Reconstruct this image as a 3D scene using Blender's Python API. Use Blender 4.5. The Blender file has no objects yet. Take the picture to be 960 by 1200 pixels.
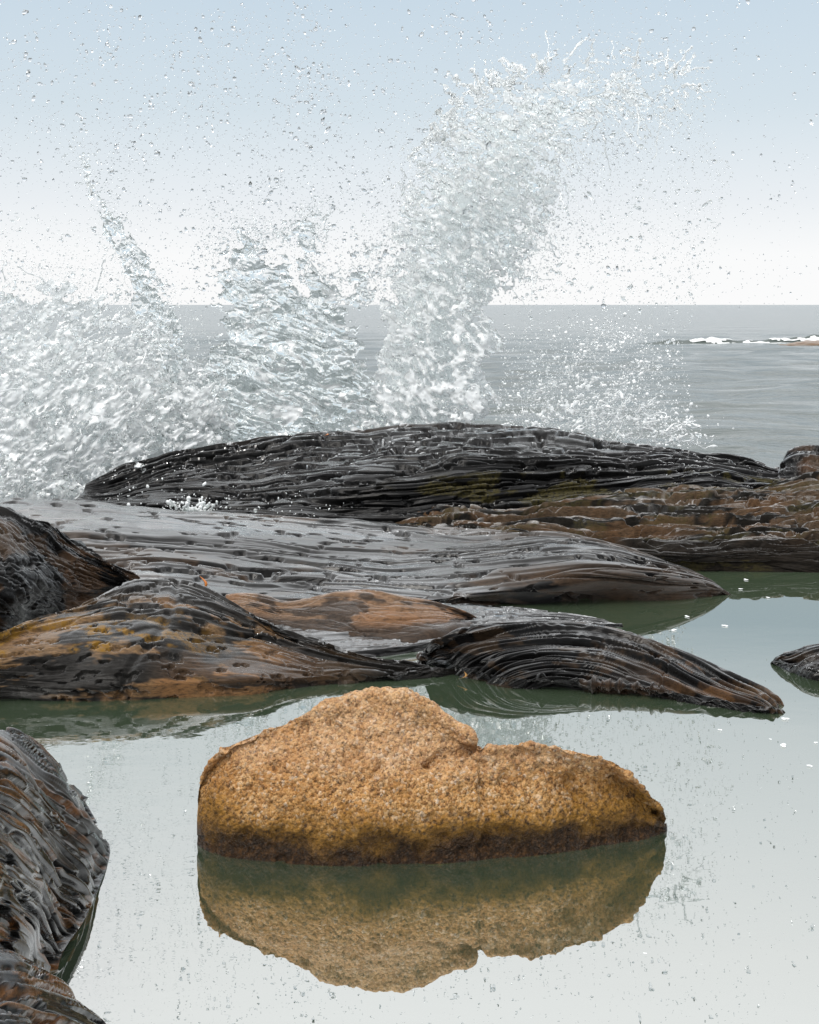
import bpy, math, random
import numpy as np

# ------------------------------------------------------------------ camera, sky, sun, exposure
H, F, CX, HY = 1.5, 1600.0, 480.0, 357.0          # eye height over the pool, focal length in 960x1200 pixels, horizon row
SEA = -0.5
sc = bpy.context.scene
COL = sc.collection
cam = bpy.data.cameras.new('camera')
cam.sensor_fit = 'VERTICAL'; cam.sensor_height = 36.0; cam.lens = 36.0 * F / 1200.0
cam.shift_y = -(600.0 - HY) / 1200.0
cam.clip_start = 0.05; cam.clip_end = 60000.0
cam_o = bpy.data.objects.new('camera', cam); COL.objects.link(cam_o)
cam_o.location = (0, 0, H); cam_o.rotation_euler = (math.radians(90), 0, 0)
sc.camera = cam_o

SUN_EL, SUN_AZ = 56.0, 224.0                       # degrees; azimuth clockwise from +Y
w = bpy.data.worlds.new('World'); sc.world = w; w.use_nodes = True
nt = w.node_tree; nt.nodes.clear()
def wn(t): return nt.nodes.new(t)
sky = wn('ShaderNodeTexSky'); sky.sky_type = 'NISHITA'; sky.sun_disc = False
sky.sun_elevation = math.radians(SUN_EL); sky.sun_rotation = math.radians(SUN_AZ)
sky.dust_density = 4.0; sky.air_density = 1.0
tc = wn('ShaderNodeTexCoord'); sx = wn('ShaderNodeSeparateXYZ'); nt.links.new(tc.outputs['Generated'], sx.inputs[0])
ramp = wn('ShaderNodeValToRGB'); nt.links.new(sx.outputs['Z'], ramp.inputs[0])
els = ramp.color_ramp.elements
els[0].position = 0.0; els[0].color = (0.70, 0.70, 0.70, 1)
els[1].position = 1.0; els[1].color = (1.22, 1.22, 1.21, 1)
for p, c in ((0.035, (0.68, 0.685, 0.69)), (0.075, (0.575, 0.60, 0.625)), (0.14, (0.455, 0.515, 0.555)), (0.22, (0.40, 0.475, 0.535)), (0.29, (0.70, 0.735, 0.755)), (0.42, (0.88, 0.88, 0.875)), (0.6, (1.04, 1.04, 1.035))):
    e = els.new(p); e.color = c + (1,)
mul = wn('ShaderNodeMix'); mul.data_type = 'RGBA'; mul.blend_type = 'MIX'
sca = wn('ShaderNodeVectorMath'); sca.operation = 'SCALE'; sca.inputs['Scale'].default_value = 0.09
nt.links.new(sky.outputs[0], sca.inputs[0])
mul.inputs['Factor'].default_value = 0.88           # a nearly closed cloud deck over the clear sky
nt.links.new(sca.outputs[0], mul.inputs['A']); nt.links.new(ramp.outputs[0], mul.inputs['B'])
bg = wn('ShaderNodeBackground'); bg.inputs['Strength'].default_value = 1.0
nt.links.new(mul.outputs['Result'], bg.inputs[0])
wo = wn('ShaderNodeOutputWorld'); nt.links.new(bg.outputs[0], wo.inputs[0])

sl = bpy.data.lights.new('sun', 'SUN'); sl.energy = 1.5; sl.angle = math.radians(25); sl.color = (1.0, 0.96, 0.9)
so = bpy.data.objects.new('sun', sl); COL.objects.link(so)
so.rotation_euler = (math.radians(90 - SUN_EL), 0, math.radians(180 - SUN_AZ))
so.location = (-5, -4, 9)
vs = sc.view_settings; vs.view_transform = 'Standard'; vs.look = 'None'; vs.exposure = 0.64; vs.gamma = 1.0; vs.use_curve_mapping = False
sc.cycles.use_denoising = True
sc.cycles.max_bounces = 14; sc.cycles.transmission_bounces = 10; sc.cycles.transparent_max_bounces = 16
sc.cycles.glossy_bounces = 5; sc.cycles.diffuse_bounces = 3

# ------------------------------------------------------------------ helpers
rng = np.random.default_rng(7)
random.seed(7)
_G = np.array([[1,1,0],[-1,1,0],[1,-1,0],[-1,-1,0],[1,0,1],[-1,0,1],[1,0,-1],[-1,0,-1],[0,1,1],[0,-1,1],[0,1,-1],[0,-1,-1],[1,1,0],[-1,1,0],[0,-1,1],[0,-1,-1]], dtype=np.float32)
_PRM = [None] * 64
def _perm(seed):
    seed %= 64
    if _PRM[seed] is None:
        p = np.random.default_rng(1000 + seed).permutation(256)
        _PRM[seed] = np.concatenate([p, p, p]).astype(np.int64)
    return _PRM[seed]
def noise(x, y, z=None, seed=0):
    """gradient noise, about -1..1"""
    x = np.asarray(x, dtype=np.float32); y = np.asarray(y, dtype=np.float32)
    x, y = np.broadcast_arrays(x, y)
    z = np.full(x.shape, 0.37, np.float32) if z is None else np.broadcast_to(np.asarray(z, np.float32), x.shape)
    P = _perm(seed)
    xi, yi, zi = np.floor(x), np.floor(y), np.floor(z)
    fx, fy, fz = x - xi, y - yi, z - zi
    xi = xi.astype(np.int64) & 255; yi = yi.astype(np.int64) & 255; zi = zi.astype(np.int64) & 255
    u = fx*fx*fx*(fx*(fx*6-15)+10); v = fy*fy*fy*(fy*(fy*6-15)+10); t = fz*fz*fz*(fz*(fz*6-15)+10)
    out = 0
    for dx in (0, 1):
        wx = u if dx else 1-u
        a = P[xi+dx]
        for dy in (0, 1):
            wy = v if dy else 1-v
            b = P[a+yi+dy]
            for dz in (0, 1):
                wz = t if dz else 1-t
                g = _G[P[b+zi+dz] & 15]
                out = out + wx*wy*wz*(g[..., 0]*(fx-dx)+g[..., 1]*(fy-dy)+g[..., 2]*(fz-dz))
    return out
def fbm(x, y, z=None, seed=0, oct=4, lac=2.03, gain=0.5):
    s, a = 0, 1.0
    for k in range(oct):
        s = s + a*noise(x, y, z, seed+k); a *= gain
        x = x*lac; y = y*lac; z = None if z is None else z*lac
    return s
def sstep(a, b, x):
    t = np.clip((x-a)/(b-a), 0, 1); return t*t*(3-2*t)

def at(px, py, d): return ((px-CX)*d/F, d, H-(py-HY)*d/F)
def atz(px, py, z): return at(px, py, (H-z)*F/(py-HY))
def catmull(P, n):
    """P (k, ...) sampled at n uniform parameters"""
    k = len(P); t = np.linspace(0, k-1, n); i = np.minimum(t.astype(int), k-2); f = (t-i).reshape((-1,)+(1,)*(P.ndim-1))
    p0, p1, p2, p3 = P[np.maximum(i-1, 0)], P[i], P[i+1], P[np.minimum(i+2, k-1)]
    return 0.5*(2*p1+(p2-p0)*f+(2*p0-5*p1+4*p2-p3)*f*f+(3*p1-p0-3*p2+p3)*f**3)
def catmull_at(P, t):
    k = len(P); i = np.minimum(t.astype(int), k-2); f = (t-i).reshape((-1,)+(1,)*(P.ndim-1))
    p0, p1, p2, p3 = P[np.maximum(i-1, 0)], P[i], P[i+1], P[np.minimum(i+2, k-1)]
    return 0.5*(2*p1+(p2-p0)*f+(2*p0-5*p1+4*p2-p3)*f*f+(3*p1-p0-3*p2+p3)*f**3)
def resample(pts, n):
    P = np.array(pts, float); L = np.concatenate([[0], np.cumsum(np.maximum(np.linalg.norm(np.diff(P, axis=0), axis=1), 1e-6))])
    s = np.linspace(0, L[-1], n); t = np.interp(s, L, np.arange(len(P)))
    return catmull_at(P, t)
def proj(P):
    d = np.maximum(P[..., 1], 0.2); return CX+P[..., 0]*F/d, HY+(H-P[..., 2])*F/d

def mesh_obj(name, verts, quads, mat, parent=None, origin=None, smooth=True, attrs=None, cat=None, label=None, kind=None, group=None):
    verts = np.asarray(verts, np.float32).reshape(-1, 3)
    o_ = np.zeros(3) if origin is None else np.asarray(origin, float)
    me = bpy.data.meshes.new(name)
    quads = np.asarray(quads, np.int32); nf, k = quads.shape
    me.vertices.add(len(verts)); me.vertices.foreach_set('co', (verts-o_).astype(np.float32).ravel())
    me.loops.add(nf*k); me.loops.foreach_set('vertex_index', quads.ravel())
    me.polygons.add(nf); me.polygons.foreach_set('loop_start', np.arange(0, nf*k, k, dtype=np.int32))
    me.polygons.foreach_set('use_smooth', np.full(nf, smooth, dtype=bool))
    me.update(calc_edges=True); me.validate()
    for an, av in (attrs or {}).items():
        a = me.attributes.new(an, 'FLOAT', 'POINT'); a.data.foreach_set('value', np.asarray(av, np.float32).ravel())
    me.materials.append(mat)
    ob = bpy.data.objects.new(name, me); COL.objects.link(ob)
    if parent is not None: ob.parent = parent
    else: ob.location = o_
    tag(ob, label, cat, group, kind)
    return ob
def tag(o, label=None, cat=None, group=None, kind=None):
    if label: o['label'] = label
    if cat: o['category'] = cat
    if group: o['group'] = group
    if kind: o['kind'] = kind
def thing(name, loc, label, cat, group=None):
    o = bpy.data.objects.new(name, None); COL.objects.link(o); o.location = loc; o.empty_display_size = 0.1
    tag(o, label, cat, group); return o
def grid_quads(nv, nu):
    i = np.arange(nv*nu).reshape(nv, nu)
    return np.stack([i[:-1, :-1], i[:-1, 1:], i[1:, 1:], i[1:, :-1]], -1).reshape(-1, 4)

# ------------------------------------------------------------------ materials
class NB:
    def __init__(s, name):
        s.m = bpy.data.materials.new(name); s.m.use_nodes = True; s.t = s.m.node_tree; s.t.nodes.clear()
        s.out = s.n('ShaderNodeOutputMaterial')
    def n(s, t, **kw):
        nd = s.t.nodes.new(t)
        for k, v in kw.items(): setattr(nd, k, v)
        return nd
    def l(s, a, b): s.t.links.new(a, b)
    def attr(s, name): return s.n('ShaderNodeAttribute', attribute_name=name).outputs['Fac']
    def coord(s, scale=(1, 1, 1), rot=(0, 0, 0)):
        tc = s.n('ShaderNodeTexCoord'); mp = s.n('ShaderNodeMapping'); mp.inputs['Scale'].default_value = scale; mp.inputs['Rotation'].default_value = rot
        s.l(tc.outputs['Object'], mp.inputs['Vector']); return mp.outputs[0]
    def noise(s, vec, scale, detail=4, rough=0.55, dist=0.0):
        nd = s.n('ShaderNodeTexNoise'); nd.inputs['Scale'].default_value = scale; nd.inputs['Detail'].default_value = detail
        nd.inputs['Roughness'].default_value = rough; nd.inputs['Distortion'].default_value = dist
        s.l(vec, nd.inputs['Vector']); return nd.outputs['Fac']
    def vor(s, vec, scale, feature='F1'):
        nd = s.n('ShaderNodeTexVoronoi', feature=feature); nd.inputs['Scale'].default_value = scale; s.l(vec, nd.inputs['Vector']); return nd
    def ramp(s, fac, stops):
        r = s.n('ShaderNodeValToRGB'); e = r.color_ramp.elements
        e[0].position, e[0].color = stops[0][0], tuple(stops[0][1])+(1,)
        e[1].position, e[1].color = stops[-1][0], tuple(stops[-1][1])+(1,)
        for p, c in stops[1:-1]:
            q = e.new(p); q.color = tuple(c)+(1,)
        s.l(fac, r.inputs[0]); return r.outputs[0]
    def mix(s, f, a, b, mode='MIX'):
        m = s.n('ShaderNodeMix', data_type='RGBA', blend_type=mode)
        s.put(f, m.inputs['Factor']); s.put(a, m.inputs['A']); s.put(b, m.inputs['B']); return m.outputs['Result']
    def put(s, v, sock):
        if hasattr(v, 'is_linked'): s.l(v, sock)
        elif isinstance(v, (tuple, list)): sock.default_value = tuple(v)+(1,) if len(v) == 3 and len(sock.default_value) == 4 else v
        else: sock.default_value = v
    def math(s, op, a, b=0.0, c=0.0, clamp=False):
        m = s.n('ShaderNodeMath', operation=op, use_clamp=clamp)
        for k, v in enumerate((a, b, c)): s.put(v, m.inputs[k])
        return m.outputs[0]
    def maprange(s, v, a, b, c=0.0, d=1.0):
        m = s.n('ShaderNodeMapRange'); s.put(v, m.inputs[0])
        for k, q in enumerate((a, b, c, d)): m.inputs[k+1].default_value = q
        return m.outputs[0]
    def bump(s, h, strength, dist, normal=None):
        b = s.n('ShaderNodeBump'); b.inputs['Strength'].default_value = strength; b.inputs['Distance'].default_value = dist
        s.l(h, b.inputs['Height'])
        if normal is not None: s.l(normal, b.inputs['Normal'])
        return b.outputs[0]
    def princ(s, **kw):
        p = s.n('ShaderNodeBsdfPrincipled')
        for k, v in kw.items(): s.put(v, p.inputs[k.replace('_', ' ')])
        s.l(p.outputs[0], s.out.inputs['Surface']); return p

def wet_film(b, base, rg, nrm, film, power):
    """a water film over stone: near-black face on, mirror-like at a glancing angle"""
    df = b.n('ShaderNodeBsdfDiffuse'); b.l(base, df.inputs['Color']); b.l(nrm, df.inputs['Normal'])
    gl = b.n('ShaderNodeBsdfGlossy'); b.l(rg, gl.inputs['Roughness']); b.l(nrm, gl.inputs['Normal']); gl.inputs['Color'].default_value = (0.95, 0.96, 0.97, 1)
    lw = b.n('ShaderNodeLayerWeight'); lw.inputs['Blend'].default_value = 0.5; b.l(nrm, lw.inputs['Normal'])
    fac = b.math('MULTIPLY', b.math('ADD', b.math('MULTIPLY', b.math('POWER', lw.outputs['Facing'], power), 0.97), 0.008), film)
    mx = b.n('ShaderNodeMixShader'); b.l(fac, mx.inputs[0]); b.l(df.outputs[0], mx.inputs[1]); b.l(gl.outputs[0], mx.inputs[2])
    b.l(mx.outputs[0], b.out.inputs['Surface'])

def rock_material(name, dark, mid, warm, moss=(0.04, 0.034, 0.012), rough=(0.08, 0.34), grain=1.0, along=(1, 6, 6), bmp=0.06, film=4.0):
    """wet foliated schist: 'warm' and 'moss' are vertex attributes with where the stone is rusty or grown over, 'dry' where the water film is gone"""
    b = NB(name); v = b.coord(); vs_ = b.coord(along)
    n1 = b.noise(vs_, 6.0, 8, 0.65, 0.4); n2 = b.noise(v, 55.0, 6, 0.7); n3 = b.noise(vs_, 26.0, 6, 0.7); n4 = b.noise(v, 3.0, 5, 0.6)
    dark = tuple(c*0.7 for c in dark); mid = tuple(c*0.6 for c in mid)
    base = b.mix(b.maprange(n1, 0.35, 0.68), dark, mid)
    base = b.mix(b.maprange(n3, 0.42, 0.75), base, tuple(c*1.6 for c in mid))
    wc = b.mix(b.maprange(n2, 0.3, 0.7), warm, tuple(c*0.42 for c in warm))
    wc = b.mix(b.maprange(n4, 0.45, 0.62), wc, (warm[0]*0.85, warm[1]*0.72, warm[2]*0.6))
    wf = b.math('MULTIPLY', b.attr('warm'), b.maprange(b.math('ADD', n3, b.math('MULTIPLY', n2, 0.6)), 0.55, 0.85), clamp=True)
    base = b.mix(wf, base, wc)
    mf = b.math('MULTIPLY', b.attr('moss'), b.maprange(n2, 0.38, 0.58), clamp=True)
    base = b.mix(mf, base, b.mix(n3, moss, tuple(c*2.2 for c in moss)))
    base = b.mix(b.maprange(n2, 0.2, 0.8), base, b.mix(0.5, base, (0, 0, 0)))
    dry = b.math('MAXIMUM', b.attr('dry'), b.math('MULTIPLY', mf, 0.9))
    rg = b.math('ADD', b.maprange(b.math('ADD', b.math('MULTIPLY', n3, 0.6), b.math('MULTIPLY', n2, 0.4)), 0.35, 0.7, rough[0], rough[1]), b.math('MULTIPLY', dry, 0.45), clamp=True)
    n5 = b.noise(b.coord((along[0]*0.8, along[1]*3.0, along[2]*3.0)), 7.0, 9, 0.72, 0.6); n6 = b.noise(v, 140.0, 5, 0.7)
    lines = b.maprange(b.math('ABSOLUTE', b.math('SUBTRACT', n5, 0.5)), 0.0, 0.06)      # thin split lines along the layers
    hgt = b.math('ADD', b.math('ADD', b.math('MULTIPLY', n2, 0.6), n3), b.math('ADD', b.math('MULTIPLY', lines, 0.9), b.math('MULTIPLY', n6, 0.35)))
    nrm = b.bump(hgt, bmp, 0.010)
    base = b.mix(b.attr('sub'), base, b.mix(n4, (0.08, 0.24, 0.12), (0.26, 0.34, 0.15)))      # green growth under water
    wet_film(b, base, rg, nrm, b.math('SUBTRACT', 1.0, b.math('MULTIPLY', dry, 0.75)), film)
    return b.m
M_RIDGE = rock_material('wet schist ridge', (0.004, 0.004, 0.0045), (0.013, 0.0125, 0.0125), (0.17, 0.10, 0.055), rough=(0.05, 0.22), film=3.6, bmp=0.10)
M_SLAB = rock_material('wet schist slab', (0.005, 0.005, 0.0055), (0.017, 0.0165, 0.0165), (0.075, 0.056, 0.043), rough=(0.04, 0.18), film=2.25, bmp=0.06)
M_LEDGE = rock_material('rusty layered schist', (0.005, 0.005, 0.0045), (0.022, 0.019, 0.016), (0.115, 0.078, 0.05), rough=(0.22, 0.5), film=6.0, bmp=0.22)
M_BROWN = rock_material('ochre schist', (0.006, 0.0055, 0.005), (0.022, 0.02, 0.018), (0.24, 0.145, 0.072), moss=(0.16, 0.085, 0.012), rough=(0.10, 0.36), film=3.6, bmp=0.14)
M_TAN = rock_material('tan schist', (0.03, 0.024, 0.02), (0.10, 0.07, 0.052), (0.30, 0.19, 0.12), rough=(0.2, 0.5), film=5.0, bmp=0.18)
M_BLACK = rock_material('black schist', (0.003, 0.003, 0.0033), (0.011, 0.0105, 0.0105), (0.10, 0.062, 0.036), rough=(0.07, 0.28), film=4.4, bmp=0.18)
M_LAYER = rock_material('black plated schist', (0.003, 0.003, 0.0033), (0.012, 0.0115, 0.0115), (0.12, 0.075, 0.042), rough=(0.05, 0.24), film=2.7, bmp=0.06)
M_NEAR = rock_material('near striped schist', (0.003, 0.003, 0.003), (0.013, 0.0125, 0.012), (0.20, 0.095, 0.035), rough=(0.10, 0.34), along=(3, 3, 3), film=3.0, bmp=0.05)

def granite():
    b = NB('weathered orange granite'); v = b.coord()
    v1 = b.vor(v, 120.0); v2 = b.vor(v, 260.0)
    n1 = b.noise(v, 9.0, 6, 0.65); n2 = b.noise(v, 70.0, 8, 0.75); n3 = b.noise(v, 3.2, 4)
    c1 = b.n('ShaderNodeSeparateColor'); b.l(v1.outputs['Color'], c1.inputs[0])
    c2 = b.n('ShaderNodeSeparateColor'); b.l(v2.outputs['Color'], c2.inputs[0])
    grain = b.ramp(c1.outputs[0], [(0.0, (0.11, 0.048, 0.014)), (0.22, (0.36, 0.17, 0.045)), (0.5, (0.52, 0.28, 0.085)), (0.80, (0.58, 0.37, 0.17)), (0.93, (0.64, 0.48, 0.31)), (1.0, (0.72, 0.61, 0.48))])
    fine = b.ramp(c2.outputs[0], [(0.0, (0.03, 0.022, 0.016)), (0.22, (0.10, 0.05, 0.022)), (0.36, (0.40, 0.20, 0.08)), (1.0, (0.52, 0.33, 0.18))])
    base = b.mix(0.45, grain, fine)
    base = b.mix(b.maprange(n1, 0.45, 0.7), base, b.mix(0.5, base, (0.34, 0.14, 0.035)))
    base = b.mix(b.maprange(b.math('ADD', b.math('MULTIPLY', n3, 0.6), b.math('MULTIPLY', n1, 0.4)), 0.48, 0.62, 0, 0.65), base, b.mix(0.35, base, (0.13, 0.055, 0.018)))
    base = b.mix(b.maprange(b.math('ADD', b.attr('low'), b.math('MULTIPLY', b.math('SUBTRACT', n1, 0.5), 0.8)), 0.25, -0.15, 0, 0.34), base, b.mix(c1.outputs[1], (0.50, 0.31, 0.19), (0.70, 0.53, 0.40)))      # paler towards the top of the stone
    # rust-gold growth low on the stone and a soaked black band over the waterline
    lo = b.math('ADD', b.attr('low'), b.math('MULTIPLY', b.math('SUBTRACT', n1, 0.5), 0.95))
    base = b.mix(b.maprange(lo, 0.30, 0.68, 0, 0.88), base, b.mix(b.maprange(n2, 0.35, 0.65), (0.04, 0.018, 0.005), (0.34, 0.17, 0.018)))
    wet = b.maprange(b.math('ADD', lo, b.math('MULTIPLY', b.math('SUBTRACT', n2, 0.5), 0.5)), 0.66, 0.88)
    base = b.mix(wet, base, b.mix(b.maprange(n2, 0.45, 0.7), (0.012, 0.007, 0.004), (0.10, 0.05, 0.02)))
    base = b.mix(b.maprange(n2, 0.36, 0.48, 0.85, 0), base, (0.03, 0.016, 0.008))
    base = b.mix(b.attr('sub'), base, b.mix(n1, (0.10, 0.30, 0.13), (0.40, 0.42, 0.12)))
    rg = b.maprange(wet, 0, 1, 0.62, 0.28)
    h = b.math('ADD', b.math('MULTIPLY', n2, 1.0), b.math('MULTIPLY', v1.outputs['Distance'], -0.8))
    b.princ(Base_Color=base, Roughness=rg, Normal=b.bump(h, 0.9, 0.010), IOR=1.4, Specular_IOR_Level=0.3)
    return b.m
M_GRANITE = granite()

def water_surface(name, tint, ior, wave, rough=0.0, murk=(0.26, 0.38, 0.23)):
    b = NB(name); v = b.coord((1, 1.6, 1))
    h = None
    for sc_, a_, det in wave:
        q = b.math('MULTIPLY', b.noise(v, sc_, det, 0.5), a_)
        h = q if h is None else b.math('ADD', h, q)
    # more ripples towards the left bank, where the swell seeps in
    px_ = b.n('ShaderNodeSeparateXYZ'); tc_ = b.n('ShaderNodeTexCoord'); b.l(tc_.outputs['Object'], px_.inputs[0])
    side = b.maprange(px_.outputs['X'], -0.3, -1.1, 0.0, 1.0)
    h = b.math('ADD', h, b.math('MULTIPLY', b.math('MULTIPLY', b.noise(v, 6.0, 3, 0.5), 0.0014), side))
    nrm = b.bump(h, 1.0, 1.0)
    fr = b.n('ShaderNodeFresnel'); fr.inputs['IOR'].default_value = ior; b.l(nrm, fr.inputs['Normal'])
    tr = b.n('ShaderNodeBsdfTransparent'); tr.inputs[0].default_value = tint+(1,)
    mk = b.n('ShaderNodeBsdfDiffuse'); mk.inputs[0].default_value = murk+(1,)      # fine silt hanging in the water
    bd = b.n('ShaderNodeMixShader'); bd.inputs[0].default_value = 0.15; b.l(tr.outputs[0], bd.inputs[1]); b.l(mk.outputs[0], bd.inputs[2])
    gl = b.n('ShaderNodeBsdfGlossy'); gl.inputs['Roughness'].default_value = rough; b.l(nrm, gl.inputs['Normal'])
    gl.inputs['Color'].default_value = (0.97, 0.98, 0.98, 1)
    mx = b.n('ShaderNodeMixShader'); b.l(fr.outputs[0], mx.inputs[0]); b.l(bd.outputs[0], mx.inputs[1]); b.l(gl.outputs[0], mx.inputs[2])
    b.l(mx.outputs[0], b.out.inputs['Surface']); return b.m
M_POOL = water_surface('still pool water', (0.74, 0.88, 0.70), 8.5, ((2.2, 0.0005, 2), (11.0, 0.00008, 2)))

def sea_material():
    b = NB('grey sea water'); v = b.coord((0.35, 1, 1)); v2 = b.coord((0.5, 1.0, 1))
    h = b.math('ADD', b.math('MULTIPLY', b.noise(v, 1.6, 5, 0.55, 0.6), 0.15), b.math('MULTIPLY', b.noise(v2, 7.0, 4, 0.5), 0.016))
    h = b.math('ADD', h, b.math('MULTIPLY', b.noise(v, 0.22, 4, 0.6), 0.55))
    b.princ(Base_Color=(0.095, 0.112, 0.112), Roughness=0.16, IOR=1.33, Specular_IOR_Level=0.46, Normal=b.bump(h, 1.0, 1.0))
    return b.m
M_SEA = sea_material()

def bed_material():
    b = NB('algae covered pool bed'); v = b.coord()
    n1 = b.noise(v, 2.2, 6, 0.6); n2 = b.noise(v, 14.0, 6, 0.65)
    c = b.mix(b.maprange(n1, 0.38, 0.62), (0.16, 0.34, 0.20), (0.36, 0.36, 0.19))
    c = b.mix(b.maprange(n2, 0.5, 0.75, 0, 0.6), c, (0.12, 0.15, 0.07))
    c = b.mix(b.attr('bare'), c, (0.02, 0.02, 0.02))
    b.princ(Base_Color=c, Roughness=0.8, Normal=b.bump(n2, 0.6, 0.03)); return b.m
M_BED = bed_material()

def splash_material(name='clear and aerated water', clear=(0.98, 0.99, 0.99)):
    """clear water where 'foam' is 0, white aerated water where it is 1"""
    b = NB(name)
    g = b.n('ShaderNodeBsdfGlass'); g.inputs['IOR'].default_value = 1.33; g.inputs['Roughness'].default_value = 0.0; g.inputs['Color'].default_value = clear+(1,)
    d = b.n('ShaderNodeBsdfDiffuse'); d.inputs[0].default_value = (0.95, 0.975, 0.99, 1)
    t = b.n('ShaderNodeBsdfTranslucent'); t.inputs[0].default_value = (0.95, 0.975, 0.99, 1)
    m1 = b.n('ShaderNodeMixShader'); m1.inputs[0].default_value = 0.4; b.l(d.outputs[0], m1.inputs[1]); b.l(t.outputs[0], m1.inputs[2])
    gl = b.n('ShaderNodeBsdfGlossy'); gl.inputs['Roughness'].default_value = 0.15
    m0 = b.n('ShaderNodeMixShader'); m0.inputs[0].default_value = 0.12; b.l(m1.outputs[0], m0.inputs[1]); b.l(gl.outputs[0], m0.inputs[2])
    m2 = b.n('ShaderNodeMixShader'); b.l(b.attr('foam'), m2.inputs[0]); b.l(g.outputs[0], m2.inputs[1]); b.l(m0.outputs[0], m2.inputs[2])
    b.l(m2.outputs[0], b.out.inputs['Surface']); return b.m
M_SPLASH = splash_material()
M_DROP = splash_material('spray drops', (0.90, 0.91, 0.92))

# ------------------------------------------------------------------ the setting: bedrock under the pool, pool water, sea
def bedrock():
    nx, ny = 120, 110
    X, Y = np.meshgrid(np.linspace(-14, 14, nx), np.linspace(-4, 14, ny))
    basin = sstep(5.5, 7.5, np.abs(X-0.4))
    Z = -0.30+0.73*basin
    Z = Z+(0.20)*sstep(7.4, 8.5, Y)*(1-basin)
    Z = Z+0.3*sstep(1.6, 0.2, Y)*(1-basin)
    Z = Z-2.6*sstep(9.3, 12.5, Y)
    Z = Z+0.06*fbm(X*0.9, Y*0.9, seed=3)+0.02*fbm(X*4, Y*4, seed=5)
    mesh_obj('bedrock', np.stack([X, Y, Z], -1), grid_quads(ny, nx), M_BED, attrs=dict(bare=np.maximum(sstep(8.2, 8.8, Y), basin)), kind='structure')
bedrock()
pv = [(-7.4, 0.2, 0), (8.2, 0.2, 0), (8.2, 8.75, 0), (-7.4, 8.75, 0)]
mesh_obj('pool_water', pv, [[0, 1, 2, 3]], M_POOL, kind='structure')
def sea():
    nu, nv = 140, 340
    py = np.concatenate([np.linspace(560, 372, 290), np.linspace(371.5, 357.25, 50)])
    D = (H-SEA)*F/(py-HY)
    D[0] = 9.9
    a = np.linspace(-0.62, 0.62, nu)
    X = D[:, None]*a[None, :]; Y = np.repeat(D[:, None], nu, 1)
    fade = sstep(160, 30, Y)
    Z = SEA+fade*(0.20*noise(X*0.16, Y*0.42, seed=11)+0.13*noise(X*0.5+3, Y*1.05, seed=12)+0.028*noise(X*1.1, Y*2.3, seed=13))
    Z = Z-0.05*sstep(12.5, 10, Y)
    # far skirt to the horizon
    mesh_obj('sea', np.stack([X, Y, Z], -1), grid_quads(nv, nu), M_SEA, kind='structure')
sea()

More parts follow.
